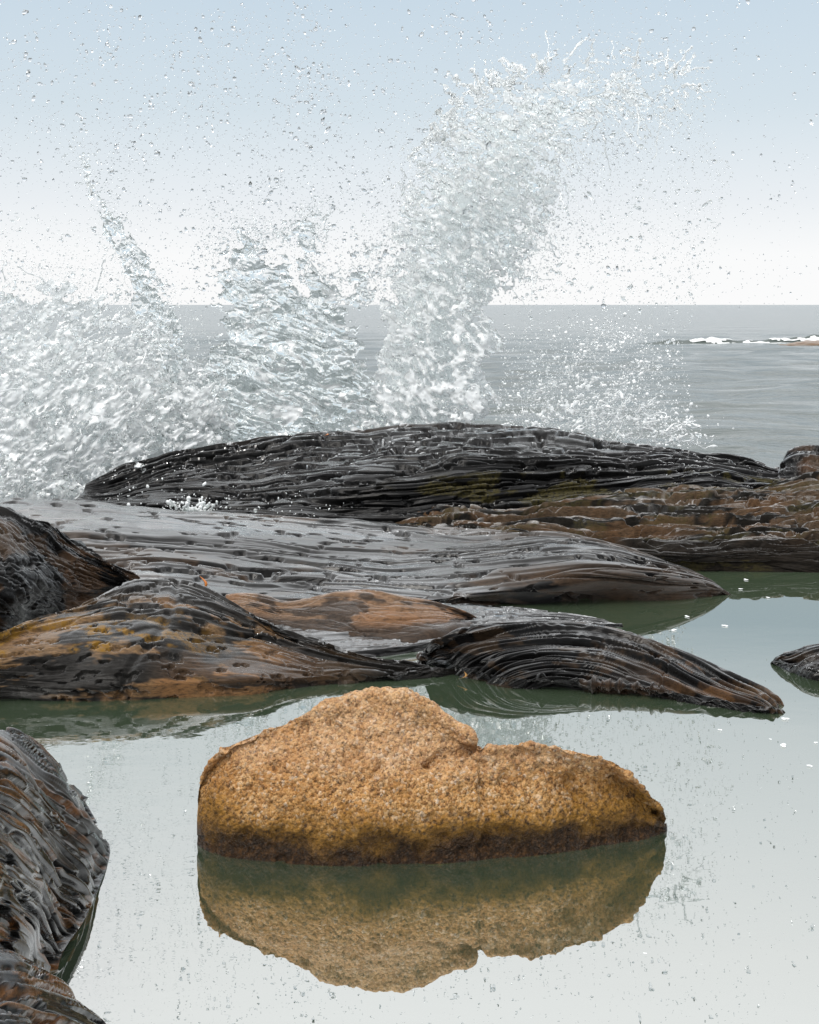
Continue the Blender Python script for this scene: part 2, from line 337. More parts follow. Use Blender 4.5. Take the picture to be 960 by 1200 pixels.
# ------------------------------------------------------------------ rocks
def rock(name, rows, mat, label, mode='z', C=22, dens=1.15, vd=1.0, tris=130000, ud=0.52, disp=None, tint=None, back=(0.25, 0.5), drop=0.3, cols=None, backz=-0.45, cat='rock', foot=0.02, ends=(0.0, 0.0), soften=0):
    """rows run front to back, each a list of (px, py, z or depth) from one end to the other; the surface is lofted, given a hidden back and foot, and carved along its layers"""
    R = []
    for r in rows:
        P = np.array([(atz if mode == 'z' else at)(*p) for p in r]) if not isinstance(r, np.ndarray) else r
        R.append(resample(P, C))
    R = [R[0]+np.array([0, foot, -drop])]+R
    last = R[-1]
    b1 = last+np.array([0, back[0], 0]); b1[:, 2] = last[:, 2]-0.28*np.maximum(last[:, 2]-backz, 0)
    b2 = last+np.array([0, back[1], 0]); b2[:, 2] = np.minimum(backz, last[:, 2]-0.1)
    R += [b1, b2]
    R = np.array(R)
    for e, (c0, c1) in ((ends[0], (0, 1)), (ends[1], (-1, -2))):
        R[:, c0, 2] -= e; R[:, c1, 2] -= 0.22*e
    px, py = proj(R)
    length = np.max(np.sum(np.hypot(np.diff(px, axis=1), np.diff(py, axis=1)), axis=1))
    spans = [np.max(np.hypot(np.diff(px, axis=0)[i], np.diff(py, axis=0)[i])) for i in range(len(R)-1)]
    est = 2*min(length, 1100)*dens*ud*sum(min(q, 260)*dens*vd for q in spans[1:-2])
    dens *= min(1.0, math.sqrt(tris/max(est, 1)))
    ts = [0.0]
    for i in range(len(R)-1):
        span = np.max(np.hypot(np.diff(px, axis=0)[i], np.diff(py, axis=0)[i]))
        n = int(max(6, min(span, 260)*dens*vd)) if 0 < i < len(R)-3 else 7
        ts += list(i+np.arange(1, n+1)/n)
    ts = np.array(ts)
    nu = int(min(length, 1100)*dens*ud)
    G = catmull_at(R, ts)                                  # (nv, C, 3)
    G = np.moveaxis(catmull_at(np.moveaxis(G, 1, 0), np.linspace(0, C-1, nu)), 0, 1)
    du = np.gradient(G, axis=1); dv = np.gradient(G, axis=0)
    N = np.cross(du, dv); N /= np.maximum(np.linalg.norm(N, axis=-1, keepdims=True), 1e-9)
    k = 5                                                   # soften the normals so that carving does not fold the surface
    for ax in (0, 1):
        for _ in range(k):
            N = 0.5*N+0.25*(np.roll(N, 1, ax)+np.roll(N, -1, ax))
    N /= np.maximum(np.linalg.norm(N, axis=-1, keepdims=True), 1e-9)
    U = np.cumsum(np.linalg.norm(du, axis=-1).mean(0)); U = np.broadcast_to(U[None, :], G.shape[:2])
    V = np.cumsum(np.linalg.norm(dv, axis=-1).mean(1)); V = np.broadcast_to(V[:, None], G.shape[:2])
    gx, gy = proj(G)
    VL = np.cumsum(np.linalg.norm(dv, axis=-1), axis=0); VL = VL-VL[np.argmin(np.abs(ts-(len(R)-3)))][None, :]
    ctx = dict(VL=VL, U=U, V=V, P=G, px=gx, py=gy, u=np.broadcast_to(np.linspace(0, 1, nu)[None, :], G.shape[:2]), v=np.broadcast_to((ts/ts[-1])[:, None], G.shape[:2]), N=N)
    if disp is not None:
        wid = np.linalg.norm(dv, axis=-1).sum(0); tip = np.clip(wid/(0.75*np.median(wid)), 0, 1)[None, :]**1.3   # carve less where the rock narrows
        tip = tip*sstep(0, 0.05, ctx['u'])*sstep(1, 0.95, ctx['u'])
        D_ = disp(ctx)*tip
        for _ in range(soften):                            # edges worn by the sea
            for ax in (0, 1):
                D_ = 0.5*D_+0.25*(np.roll(D_, 1, ax)+np.roll(D_, -1, ax))
        G = G+N*D_[..., None]
    ctx['P'] = G
    at_ = dict(warm=np.zeros(G.shape[:2]), moss=np.zeros(G.shape[:2]), dry=np.zeros(G.shape[:2]))
    at_['sub'] = sstep(0.0, -0.03, G[..., 2]) if mode == 'z' else np.zeros(G.shape[:2])
    if tint is not None: at_.update(tint(ctx))
    c0 = G.reshape(-1, 3).mean(0); c0[2] = 0
    q = grid_quads(*G.shape[:2])
    return mesh_obj(name, G, q, mat, origin=c0, attrs=at_, label=label, cat=cat)

NEAR_DIP = ((0.48, -0.60, -0.64), (0.13, 0.77, -0.62))      # layer normal and run of the near rocks
def patch(c, seed, fu, fv, cut=0.0, ang=0.0, soft=0.10, dip=None):
    """uneven patches drawn out along the layers, 0..1 with a ragged edge"""
    ca, sa = math.cos(ang), math.sin(ang); S = c['V']*ca+c['U']*sa; A = c['U']*ca-c['V']*sa
    if dip: S = c['P']@np.array(dip[0]); A = c['P']@np.array(dip[1])
    n = fbm(A*fu, S*fv, seed=seed, oct=5, gain=0.62)
    return sstep(cut-soft, cut+soft, n)
def layers(c, seed, ang=0.0, lam=0.05, stretch=14, ledge=0.02, groove=0.012, lump=0.03, pits=0.0, pitscale=(0.10, 0.022), pitcut=0.28, rough=0.0012, warp=0.35, fine=1.0, crack=0.0, calm=0.0, flecks=None, dip=None, edge=0.12, crest=False):
    """foliation: ledges, split lines and pits drawn out along the layers"""
    U, V, P = c['U'], (c['VL'] if crest else c['V']), c['P']; x, y, z = P[..., 0], P[..., 1], P[..., 2]
    ca, sa = math.cos(ang), math.sin(ang)
    S = V*ca+U*sa; A = U*ca-V*sa
    if dip: S = P@np.array(dip[0]); A = P@np.array(dip[1])
    S = S+warp*lam*3*noise(A/(lam*14), S/(lam*9), seed=seed+20)+warp*lam*noise(A/(lam*5), S/(lam*2.5), seed=seed+21)
    D = lump*fbm(x/0.55, y/0.55, z/0.55, seed=seed, oct=3)
    act = 1.0 if not calm else 0.12+0.88*sstep(calm-0.35, calm+0.05, fbm(A/(lam*22), S/(lam*7), seed=seed+75, oct=3)+0.25)
    # ledges: a slow rise and a sharp drop, of uneven thickness, coming and going along the rock
    for k, (m, wgt) in enumerate(((3.2, 1.0), (1.35, 0.5), (0.62, 0.22*fine))):
        t = S/(lam*m)+0.9*noise(S/(lam*m*2.7), A/(lam*m*stretch*1.2), seed=seed+30+k)
        f = t-np.floor(t)
        saw = (1-f)*sstep(0.0, edge, f)                    # the broken edges face the pool
        mod = sstep(-0.5, 0.5, noise(A/(lam*m*stretch*0.9), S/(lam*m*2.2), seed=seed+40+k))
        D = D+ledge*wgt*(saw-0.4)*mod*act
    for k, (m, wgt) in enumerate(((1.3, 1.0), (0.55, 0.6*fine))):
        n = noise(S/(lam*m), A/(lam*m*stretch), seed=seed+50+k)
        w_ = 0.10+0.10*noise(A/(lam*m*stretch*0.5), S/(lam*3), seed=seed+55+k)
        D = D-groove*wgt*(1-sstep(0.0, 1.0, np.abs(n)/np.maximum(w_, 0.01)))*(w_ > 0.01)*act
    if crack:                                               # a few joints across the layers
        n = noise(A/(lam*9), S/(lam*14), seed=seed+58); D = D-crack*(1-sstep(0.0, 0.05, np.abs(n)))*sstep(0.0, 0.3, noise(A/(lam*12), S/(lam*8), seed=seed+59))
    if flecks:
        n = noise(A/flecks[1], S/flecks[2], seed=seed+64)+0.45*noise(A/flecks[1]*2.2, S/flecks[2]*2.2, seed=seed+65)+0.3*noise(A/(flecks[1]*8), S/(flecks[2]*6), seed=seed+66)
        D = D-flecks[0]*sstep(flecks[3], flecks[3]+0.08, n)
    if pits:
        n = noise(A/pitscale[0], S/pitscale[1], seed=seed+60)+0.5*noise(A/pitscale[0]*2.3, S/pitscale[1]*2.1, seed=seed+61)+0.2*noise(A/pitscale[0]*5.3, S/pitscale[1]*5.1, seed=seed+63)
        reg = 0.30*noise(A/(pitscale[0]*7), S/(pitscale[1]*5), seed=seed+62)
        D = D-pits*sstep(pitcut, pitcut+0.07, n+reg)
    D = D+rough*fbm(A/0.06, S/0.03, seed=seed+70, oct=3)
    return D

# --- the long ridge in front of the splash
rock('ridge_rock', [
    [(80, 592, 9.25), (200, 600, 9.1), (330, 608, 8.95), (450, 616, 8.85), (600, 610, 8.85), (720, 602, 8.9), (850, 592, 9.0), (975, 582, 9.1)],
    [(86, 587, 9.35), (210, 590, 9.25), (330, 600, 9.05), (450, 597, 8.98), (600, 584, 9.0), (720, 576, 9.05), (850, 568, 9.15), (970, 572, 9.3)],
    [(92, 582, 9.45), (210, 570, 9.5), (330, 575, 9.35), (450, 562, 9.08), (600, 553, 9.12), (720, 551, 9.2), (850, 552, 9.35), (960, 565, 9.5)],
    [(98, 576, 9.6), (140, 566, 9.66), (215, 546, 9.8), (330, 538, 9.82), (450, 530, 9.55), (600, 527, 9.4), (720, 532, 9.5), (850, 543, 9.65), (948, 561, 9.65)],
    [(103, 570, 9.75), (128, 553, 9.85), (180, 535, 10.0), (250, 524, 10.1), (350, 512, 10.25), (420, 505, 10.3), (500, 500, 10.35), (560, 499, 10.35), (620, 501, 10.3), (680, 508, 10.2), (740, 523, 10.05), (800, 533, 9.95), (860, 535, 9.9), (890, 543, 9.9), (935, 556, 9.85)]],
    M_RIDGE, 'long low black rock ridge with fine layers, wave breaking behind it', mode='d', C=30, dens=1.15, vd=1.5, tris=220000,
    disp=lambda c: layers(c, 1, ang=-0.04, lam=0.085, stretch=20, ledge=0.045, groove=0.035, lump=0.035, pits=0.04, pitscale=(0.22, 0.085), pitcut=0.40, fine=0.8, calm=0.15, flecks=(0.028, 0.12, 0.045, 0.26)),
    tint=lambda c: dict(warm=0.8*sstep(0.66, 0.78, c['v'])*patch(c, 5, 1.6, 8, 0.1), dry=0.5*sstep(0.66, 0.78, c['v'])*patch(c, 6, 1.6, 8, 0.0),
                        moss=patch(c, 7, 2.0, 5, 0.12)*sstep(0.20, 0.25, c['v'])*sstep(0.46, 0.40, c['v'])*sstep(430, 520, c['px'])),
    back=(0.3, 0.9), backz=-1.3)

# --- rusty stepped ledges between ridge and pool on the right
rock('ledge_rock', [
    [(300, 660, -0.12), (560, 655, 0.0), (700, 664, 0.0), (800, 669, 0.0), (880, 670, 0.0), (960, 671, 0.0), (1120, 674, 0.0)],
    [(300, 640, -0.08), (560, 635, 0.08), (700, 642, 0.10), (800, 645, 0.12), (880, 640, 0.13), (960, 636, 0.14), (1120, 632, 0.16)],
    [(300, 628, -0.06), (560, 618, 0.12), (700, 618, 0.16), (800, 614, 0.19), (880, 608, 0.21), (960, 604, 0.22), (1120, 600, 0.24)],
    [(300, 620, -0.05), (560, 605, 0.15), (700, 594, 0.21), (800, 586, 0.25), (880, 580, 0.27), (960, 576, 0.29), (1120, 572, 0.30)],
    [(300, 614, -0.05), (560, 598, 0.16), (700, 584, 0.22), (800, 575, 0.27), (880, 570, 0.29), (960, 567, 0.31), (1120, 562, 0.33)]],
    M_LEDGE, 'rust brown stepped layered rock between the ridge and the pool', C=24, dens=1.2, vd=1.6, tris=200000,
    disp=lambda c: layers(c, 2, ang=0.06, lam=0.05, stretch=9, ledge=0.075, groove=0.04, lump=0.05, rough=0.003, pits=0.03, pitscale=(0.25, 0.10), pitcut=0.32)*(0.25+0.75*np.clip(1-sstep(628, 650, c['py'])*sstep(640, 760, c['px']), 0, 1)),
    tint=lambda c: dict(warm=patch(c, 8, 1.6, 11, -0.05)*np.clip(1.0-sstep(622, 640, c['py']+10*noise(c['px']/40, c['py']/9, seed=3))*sstep(640, 760, c['px']), 0.05, 1),
                        dry=0.45+0.5*patch(c, 9, 1.5, 6, -0.1), moss=0.5*patch(c, 10, 2.5, 8, 0.25)),
    back=(0.25, 0.7), backz=-0.3)

# --- wide wet slab
rock('slab_rock', [
    [(0, 720, 0.03), (170, 715, 0.02), (280, 712, 0.02), (400, 716, 0.0), (500, 713, 0.0), (620, 707, 0.0), (700, 703, 0.0), (780, 704, 0.0), (872, 695, 0.0)],
    [(0, 690, 0.13), (170, 690, 0.09), (280, 695, 0.06), (400, 695, 0.05), (500, 697, 0.055), (620, 684, 0.11), (700, 672, 0.16), (780, 676, 0.13), (868, 691, 0.015)],
    [(0, 645, 0.20), (170, 648, 0.16), (280, 655, 0.125), (400, 660, 0.10), (500, 660, 0.10), (600, 648, 0.155), (690, 645, 0.20), (770, 659, 0.17), (855, 683, 0.05)],
    [(0, 612, 0.24), (170, 617, 0.205), (280, 624, 0.17), (400, 631, 0.14), (500, 638, 0.13), (600, 632, 0.175), (650, 628, 0.20), (730, 643, 0.19), (835, 675, 0.09)],
    [(-20, 586, 0.26), (60, 587, 0.26), (130, 591, 0.25), (220, 599, 0.22), (320, 606, 0.19), (430, 612, 0.15), (520, 620, 0.12), (620, 625, 0.15), (700, 634, 0.17), (815, 670, 0.08)]],
    M_SLAB, 'wide flat wet slab shining silver, stretching below the black ridge', C=28, dens=1.2, vd=1.7, tris=230000,
    disp=lambda c: layers(c, 3, ang=0.07, lam=0.15, stretch=11, ledge=0.035, groove=0.03, lump=0.022, pits=0.03, pitscale=(0.30, 0.14), pitcut=0.50, rough=0.0004, fine=0.7, calm=0.12, flecks=(0.024, 0.12, 0.075, 0.40)),
    tint=lambda c: dict(warm=np.clip(0.8*patch(c, 14, 1.1, 3, 0.22)+0.75*sstep(520, 600, c['px'])*sstep(655, 668, c['py'])*patch(c, 15, 1.5, 6, -0.2), 0, 1),
                        dry=np.clip(0.55*patch(c, 16, 0.9, 1.6, 0.1, soft=0.3)+0.6*sstep(540, 620, c['px'])*sstep(648, 664, c['py']), 0, 1)), back=(0.2, 0.5), backz=-0.2, ends=(0, 0.1))

# --- low flat ledge between slab and the black layered rock
rock('low_slab_rock', [
    [(290, 782, 0.0), (400, 775, 0.0), (480, 765, 0.0), (560, 752, 0.0), (640, 740, 0.0), (730, 735, 0.0)],
    [(290, 760, 0.02), (395, 755, 0.03), (480, 748, 0.035), (560, 738, 0.03), (640, 730, 0.02), (724, 732, 0.0)],
    [(290, 728, 0.04), (395, 725, 0.05), (480, 722, 0.05), (560, 720, 0.045), (640, 722, 0.02), (715, 729, 0.002)],
    [(290, 706, 0.04), (395, 706, 0.05), (480, 706, 0.05), (560, 709, 0.03), (630, 716, 0.015), (705, 727, 0.0)]],
    M_SLAB, 'low flat wet grey ledge barely above the pool, behind the black layered rock', C=16, dens=1.1,
    disp=lambda c: layers(c, 4, lam=0.035, stretch=14, ledge=0.012, groove=0.008, lump=0.008, pits=0.012, pitscale=(0.1, 0.08), pitcut=0.35, rough=0.0003), back=(0.1, 0.25), drop=0.2)

# --- brown-black rock at the left
rock('dark_rock', [
    [(-160, 790, 0.1), (-60, 775, 0.1), (0, 758, 0.1), (40, 738, 0.1), (90, 712, 0.12), (130, 698, 0.13), (176, 688, 0.14)],
    [(-160, 730, 0.33), (-60, 715, 0.33), (0, 700, 0.32), (40, 690, 0.30), (85, 680, 0.25), (125, 683, 0.19), (174, 686, 0.15)],
    [(-160, 650, 0.5), (-60, 645, 0.5), (0, 640, 0.48), (38, 640, 0.44), (78, 645, 0.37), (118, 663, 0.27), (170, 684, 0.17)],
    [(-160, 578, 0.64), (-60, 580, 0.63), (0, 588, 0.60), (40, 603, 0.54), (75, 613, 0.48), (100, 638, 0.36), (135, 663, 0.26), (168, 682, 0.18)]],
    M_BLACK, 'hunched brown and black rock behind the ochre rock, rising at the splash foam', C=18, dens=1.25, tris=80000, ud=0.8,
    disp=lambda c: layers(c, 5, ang=0.5, lam=0.06, stretch=6, ledge=0.02, groove=0.012, lump=0.05, rough=0.0040, pits=0.012, pitscale=(0.09, 0.06), pitcut=0.35),
    tint=lambda c: dict(warm=0.8*patch(c, 18, 2.5, 4, 0.05, 0.5)*sstep(0.72, 0.55, c['v']), dry=0.35*np.ones_like(c['U'])), back=(0.3, 0.6))

# --- ochre rock over the green water
rock('ochre_rock', [
    [(-170, 828, 0.0), (-60, 825, 0.0), (0, 823, 0.0), (100, 822, 0.0), (200, 819, 0.0), (300, 813, 0.0), (380, 803, 0.0), (440, 798, 0.0), (480, 796, 0.0), (535, 790, 0.0)],
    [(-170, 812, 0.06), (-60, 808, 0.06), (0, 803, 0.07), (100, 800, 0.07), (200, 794, 0.08), (300, 790, 0.07), (380, 789, 0.04), (440, 790, 0.025), (480, 792, 0.012), (530, 789, 0.004)],
    [(-170, 780, 0.15), (-60, 776, 0.16), (0, 772, 0.16), (90, 757, 0.18), (180, 748, 0.19), (290, 752, 0.14), (370, 770, 0.07), (435, 781, 0.04), (478, 787, 0.02), (525, 788, 0.006)],
    [(-170, 765, 0.2), (-60, 755, 0.2), (0, 750, 0.21), (70, 728, 0.24), (150, 712, 0.26), (230, 712, 0.25), (300, 735, 0.17), (360, 757, 0.10), (430, 774, 0.05), (474, 782, 0.03), (520, 787, 0.008)],
    [(-170, 755, 0.22), (-60, 748, 0.22), (0, 744, 0.23), (60, 716, 0.27), (130, 693, 0.295), (175, 681, 0.30), (205, 682, 0.30), (240, 690, 0.285), (265, 701, 0.26), (285, 714, 0.22), (305, 728, 0.19), (345, 744, 0.13), (400, 762, 0.075), (450, 774, 0.045), (516, 786, 0.01)]],
    M_BROWN, 'ochre and black layered rock with golden patches sloping down into green water', C=26, dens=1.4, tris=180000, ud=0.8,
    disp=lambda c: layers(c, 6, ang=0.12, lam=0.06, stretch=9, ledge=0.035, groove=0.017, lump=0.04, rough=0.0012, pits=0.016, pitscale=(0.09, 0.03), pitcut=0.3, calm=0.15, crack=0.012),
    tint=lambda c: dict(warm=np.clip(patch(c, 22, 1.8, 7, 0.10, 0.10)*sstep(360, 290, c['px'])*sstep(690, 715, c['py'])+0.25*patch(c, 24, 1.0, 3, -0.25)*sstep(150, 90, np.abs(c['px']-310))*sstep(752, 770, c['py'])*sstep(806, 796, c['py']), 0, 1),
                        moss=0.9*patch(c, 23, 2.2, 6, 0.12, 0.16)*sstep(300, 160, c['px'])*sstep(715, 735, c['py'])*sstep(805, 785, c['py']),
                        dry=0.45*patch(c, 25, 1.5, 4, 0.0, 0.16)), back=(0.25, 0.5))

# --- pinkish-brown low rock
rock('brown_rock', [
    [(262, 735, 0.02), (300, 742, 0.0), (380, 752, 0.0), (440, 758, 0.0), (490, 759, 0.0), (535, 747, 0.0), (568, 733, 0.0)],
    [(262, 718, 0.07), (300, 722, 0.07), (370, 728, 0.07), (440, 732, 0.08), (490, 733, 0.07), (530, 732, 0.04), (566, 730, 0.012)],
    [(264, 706, 0.10), (300, 708, 0.11), (350, 712, 0.11), (400, 704, 0.14), (440, 707, 0.14), (485, 712, 0.12), (528, 719, 0.075), (564, 728, 0.02)],
    [(266, 697, 0.12), (300, 697, 0.13), (340, 703, 0.12), (370, 694, 0.155), (410, 688, 0.175), (440, 690, 0.17), (470, 697, 0.15), (510, 705, 0.12), (545, 718, 0.07), (562, 727, 0.03)]],
    M_TAN, 'small rounded pinkish brown rock lying between the ochre rock and the wet slab', C=20, dens=1.25,
    disp=lambda c: layers(c, 7, ang=0.1, lam=0.05, stretch=6, ledge=0.014, groove=0.008, lump=0.035, rough=0.0015, calm=0.2),
    tint=lambda c: dict(warm=0.95*patch(c, 26, 2, 5, -0.35)*sstep(0.28, 0.40, c['v']), dry=0.75*patch(c, 27, 2, 5, -0.2)), back=(0.2, 0.4))

# --- black finely layered rock in the pool
rock('layered_rock', [
    [(484, 774, 0.0), (520, 787, 0.0), (560, 799, 0.0), (600, 807, 0.0), (650, 808, 0.0), (700, 812, 0.0), (760, 817, 0.0), (820, 827, 0.0), (870, 834, 0.0), (905, 837, 0.0), (933, 831, 0.0)],
    [(485, 772, 0.012), (525, 776, 0.045), (570, 786, 0.05), (620, 795, 0.045), (680, 799, 0.04), (740, 803, 0.04), (800, 811, 0.035), (860, 822, 0.025), (900, 829, 0.02), (932, 830, 0.004)],
    [(487, 770, 0.02), (525, 762, 0.09), (580, 765, 0.11), (640, 772, 0.10), (700, 778, 0.085), (760, 786, 0.07), (815, 799, 0.055), (860, 812, 0.04), (898, 822, 0.028), (930, 829, 0.006)],
    [(489, 769, 0.025), (520, 752, 0.115), (580, 747, 0.145), (640, 750, 0.145), (700, 755, 0.125), (760, 767, 0.10), (815, 784, 0.075), (860, 800, 0.05), (897, 815, 0.03), (929, 828, 0.008)],
    [(490, 767, 0.03), (510, 752, 0.12), (540, 741, 0.15), (590, 735, 0.165), (640, 730, 0.17), (690, 733, 0.155), (740, 744, 0.13), (790, 760, 0.10), (840, 778, 0.075), (880, 795, 0.05), (908, 811, 0.03), (928, 826, 0.01)]],
    M_LAYER, 'black finely layered rock with swept grooves tapering into the pool', C=28, dens=1.7, vd=1.2, tris=280000, ud=1.0,
    disp=lambda c: layers(c, 8, crest=True, ang=0.03, edge=0.16, lam=0.030, stretch=20, ledge=0.06, groove=0.026, lump=0.02, rough=0.0006, warp=0.35, fine=0.7, crack=0.008),
    tint=lambda c: dict(warm=np.clip(0.8*patch(c, 30, 3, 14, 0.22, 0.05)*sstep(700, 850, c['px'])+0.35*patch(c, 31, 3, 9, 0.2), 0, 1),
                        dry=0.35*sstep(0.35, 0.3, c['v'])*patch(c, 32, 2, 6, -0.1)), back=(0.2, 0.42), ends=(0.1, 0.1), soften=1)
rock('small_layered_rock', [
    [(899, 775, 0.0), (930, 789, 0.0), (960, 798, 0.0), (1060, 806, 0.0)],
    [(900, 773, 0.01), (930, 778, 0.035), (960, 784, 0.05), (1060, 788, 0.06)],
    [(900, 771, 0.015), (928, 764, 0.06), (960, 755, 0.10), (1060, 745, 0.13)]],
    M_LAYER, 'small black layered rock in the pool past the tip of the swept rock', C=16, dens=1.3,
    disp=lambda c: layers(c, 9, crest=True, ang=-0.04, lam=0.03, stretch=16, ledge=0.02, groove=0.012, lump=0.006, rough=0.0009),
    tint=lambda c: dict(warm=0.3*sstep(0.1, 0.35, noise(c['U']*3, c['V']*9, seed=33))), back=(0.2, 0.4), ends=(0.1, 0))
rock('notched_rock', [
    [(908, 578, 9.3), (930, 580, 9.25), (960, 582, 9.2), (1080, 580, 9.2)],
    [(910, 562, 9.5), (930, 558, 9.4), (960, 556, 9.4), (1080, 556, 9.4)],
    [(914, 548, 9.9), (924, 534, 9.8), (945, 528, 9.8), (990, 527, 9.8), (1080, 526, 9.8)]],
    M_RIDGE, 'dark blocky rock at the end of the ridge with open sea behind', mode='d', C=16, dens=1.3,
    disp=lambda c: layers(c, 10, ang=0.2, lam=0.06, stretch=6, ledge=0.05, groove=0.03, lump=0.04, rough=0.0024),
    tint=lambda c: dict(warm=0.5*sstep(0, 0.3, noise(c['U']*3, c['V']*5, seed=35))), back=(0.3, 0.8), backz=-1.2)

# --- near rocks at the left edge
def near_disp(seed, ang):
    return lambda c: layers(c, seed, dip=NEAR_DIP, edge=0.25, lam=0.024, stretch=22, ledge=0.026, groove=0.022, lump=0.03, rough=0.0005, pits=0.016, pitscale=(0.22, 0.025), pitcut=0.28, warp=0.3, calm=0.1, crack=0.006, fine=0.7)
rock('striped_rock', [
    [(-130, 1145, 0.27), (-70, 1130, 0.25), (0, 1112, 0.22), (40, 1122, 0.10), (68, 1136, 0.0)],
    [(-130, 1058, 0.41), (-70, 1052, 0.38), (0, 1045, 0.33), (60, 1062, 0.16), (102, 1072, 0.0)],
    [(-130, 974, 0.50), (-70, 970, 0.47), (0, 968, 0.42), (70, 978, 0.24), (129, 1000, 0.0)],
    [(-130, 902, 0.54), (-70, 900, 0.51), (0, 903, 0.45), (62, 928, 0.26), (114, 964, 0.0)],
    [(-130, 836, 0.56), (-70, 842, 0.52), (0, 853, 0.44), (35, 871, 0.34), (62, 896, 0.23), (82, 918, 0.12), (94, 932, 0.03)]],
    M_NEAR, 'big black rock striped with rust and grey at the pool edge beside the boulder', C=20, dens=1.9, tris=230000, ud=1.0,
    disp=near_disp(11, 0.62),
    tint=lambda c: dict(warm=0.95*patch(c, 38, 2.6, 24, 0.22, dip=NEAR_DIP), dry=0.4*patch(c, 39, 2.2, 9, 0.1, dip=NEAR_DIP)), back=(0.12, 0.3), drop=0.25, soften=1)
rock('corner_rock', [
    [(-260, 1420, 0.18), (-100, 1400, 0.16), (20, 1370, 0.12), (110, 1350, 0.05), (170, 1330, 0.0)],
    [(-260, 1280, 0.26), (-100, 1265, 0.25), (0, 1255, 0.21), (80, 1255, 0.10), (150, 1260, 0.0)],
    [(-260, 1190, 0.28), (-100, 1180, 0.27), (0, 1178, 0.23), (60, 1188, 0.13), (128, 1206, 0.0)],
    [(-260, 1110, 0.29), (-100, 1108, 0.27), (0, 1113, 0.22), (30, 1123, 0.17), (62, 1146, 0.10), (92, 1172, 0.04), (118, 1198, 0.0)]],
    M_NEAR, 'low brown and black streaked rock in front of the big striped rock', C=20, dens=1.4, tris=70000, ud=1.0,
    disp=near_disp(13, 0.6),
    tint=lambda c: dict(warm=0.9*patch(c, 40, 2.6, 20, 0.12, dip=NEAR_DIP), dry=0.2*patch(c, 41, 2, 8, 0.0, 0.6)), back=(0.06, 0.18), drop=0.2)

# --- the granite boulder
CR1 = np.array([(562, 877), (545, 879), (522, 884), (500, 893)], float)
CR2 = np.array([(560, 876), (566, 895), (562, 925), (572, 960), (570, 985)], float)
def pdist(px, py, L):
    best = np.full(px.shape, 1e9)
    for a, b in zip(L[:-1], L[1:]):
        ab = b-a; t = np.clip(((px-a[0])*ab[0]+(py-a[1])*ab[1])/(ab@ab), 0, 1)
        best = np.minimum(best, np.hypot(px-a[0]-t*ab[0], py-a[1]-t*ab[1]))
    return best
def boulder_disp(c):
    x, y, z = c['P'][..., 0], c['P'][..., 1], c['P'][..., 2]
    D = 0.016*fbm(x/0.16, y/0.16, z/0.16, seed=2, oct=3)
    D = D+0.0065*fbm(x/0.04, y/0.04, z/0.04, seed=7, oct=3)+0.0035*fbm(x/0.011, y/0.011, z/0.011, seed=12, oct=3)
    n = noise(x/0.05, y/0.05, z/0.05, seed=17); D = D-0.009*sstep(0.25, 0.5, n)
    wob = 5*noise(c['px']/14, c['py']/14, seed=3)
    d1 = pdist(c['px'], c['py'], CR1)+wob; d2 = pdist(c['px'], c['py'], CR2)+wob
    fr = sstep(0.85, 0.6, c['v'])
    D = D-fr*(0.027*sstep(9, 0, d1)+0.011*sstep(6, 0, d2))
    D = D+fr*0.018*sstep(900, 860, c['py']+0.25*(540-c['px']))*sstep(566, 548, c['px'])
    D = D-0.012*np.exp(-((c['px']-668)**2/400+(c['py']-915)**2/900))
    return D
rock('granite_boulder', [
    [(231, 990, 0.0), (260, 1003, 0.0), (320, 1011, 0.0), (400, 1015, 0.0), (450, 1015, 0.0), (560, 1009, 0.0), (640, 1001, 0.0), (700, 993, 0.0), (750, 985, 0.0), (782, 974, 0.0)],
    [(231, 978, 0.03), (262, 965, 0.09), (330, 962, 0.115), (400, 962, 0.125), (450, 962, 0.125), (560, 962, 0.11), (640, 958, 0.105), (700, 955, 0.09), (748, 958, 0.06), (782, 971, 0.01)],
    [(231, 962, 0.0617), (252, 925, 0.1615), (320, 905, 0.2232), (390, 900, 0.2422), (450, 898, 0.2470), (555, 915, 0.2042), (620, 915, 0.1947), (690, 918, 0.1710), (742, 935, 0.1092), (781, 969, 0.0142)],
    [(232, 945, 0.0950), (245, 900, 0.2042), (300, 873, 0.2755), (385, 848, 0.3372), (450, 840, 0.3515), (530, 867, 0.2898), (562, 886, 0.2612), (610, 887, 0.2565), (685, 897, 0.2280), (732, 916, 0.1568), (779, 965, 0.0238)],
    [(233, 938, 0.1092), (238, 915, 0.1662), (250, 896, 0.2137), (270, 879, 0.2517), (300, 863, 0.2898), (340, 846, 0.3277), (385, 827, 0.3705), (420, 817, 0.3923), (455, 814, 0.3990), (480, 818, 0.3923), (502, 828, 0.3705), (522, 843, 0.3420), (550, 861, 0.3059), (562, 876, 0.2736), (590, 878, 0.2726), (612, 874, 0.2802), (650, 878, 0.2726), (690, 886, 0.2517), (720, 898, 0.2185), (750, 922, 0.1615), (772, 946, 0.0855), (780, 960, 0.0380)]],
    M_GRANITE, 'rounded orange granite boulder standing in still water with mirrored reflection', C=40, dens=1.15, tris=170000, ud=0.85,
    disp=boulder_disp, tint=lambda c: dict(low=np.clip(1.0-(c['P'][..., 2]-0.0)/0.26, 0, 1.3)), back=(0.2, 0.42), drop=0.22, cat='boulder', foot=-0.16, soften=0)

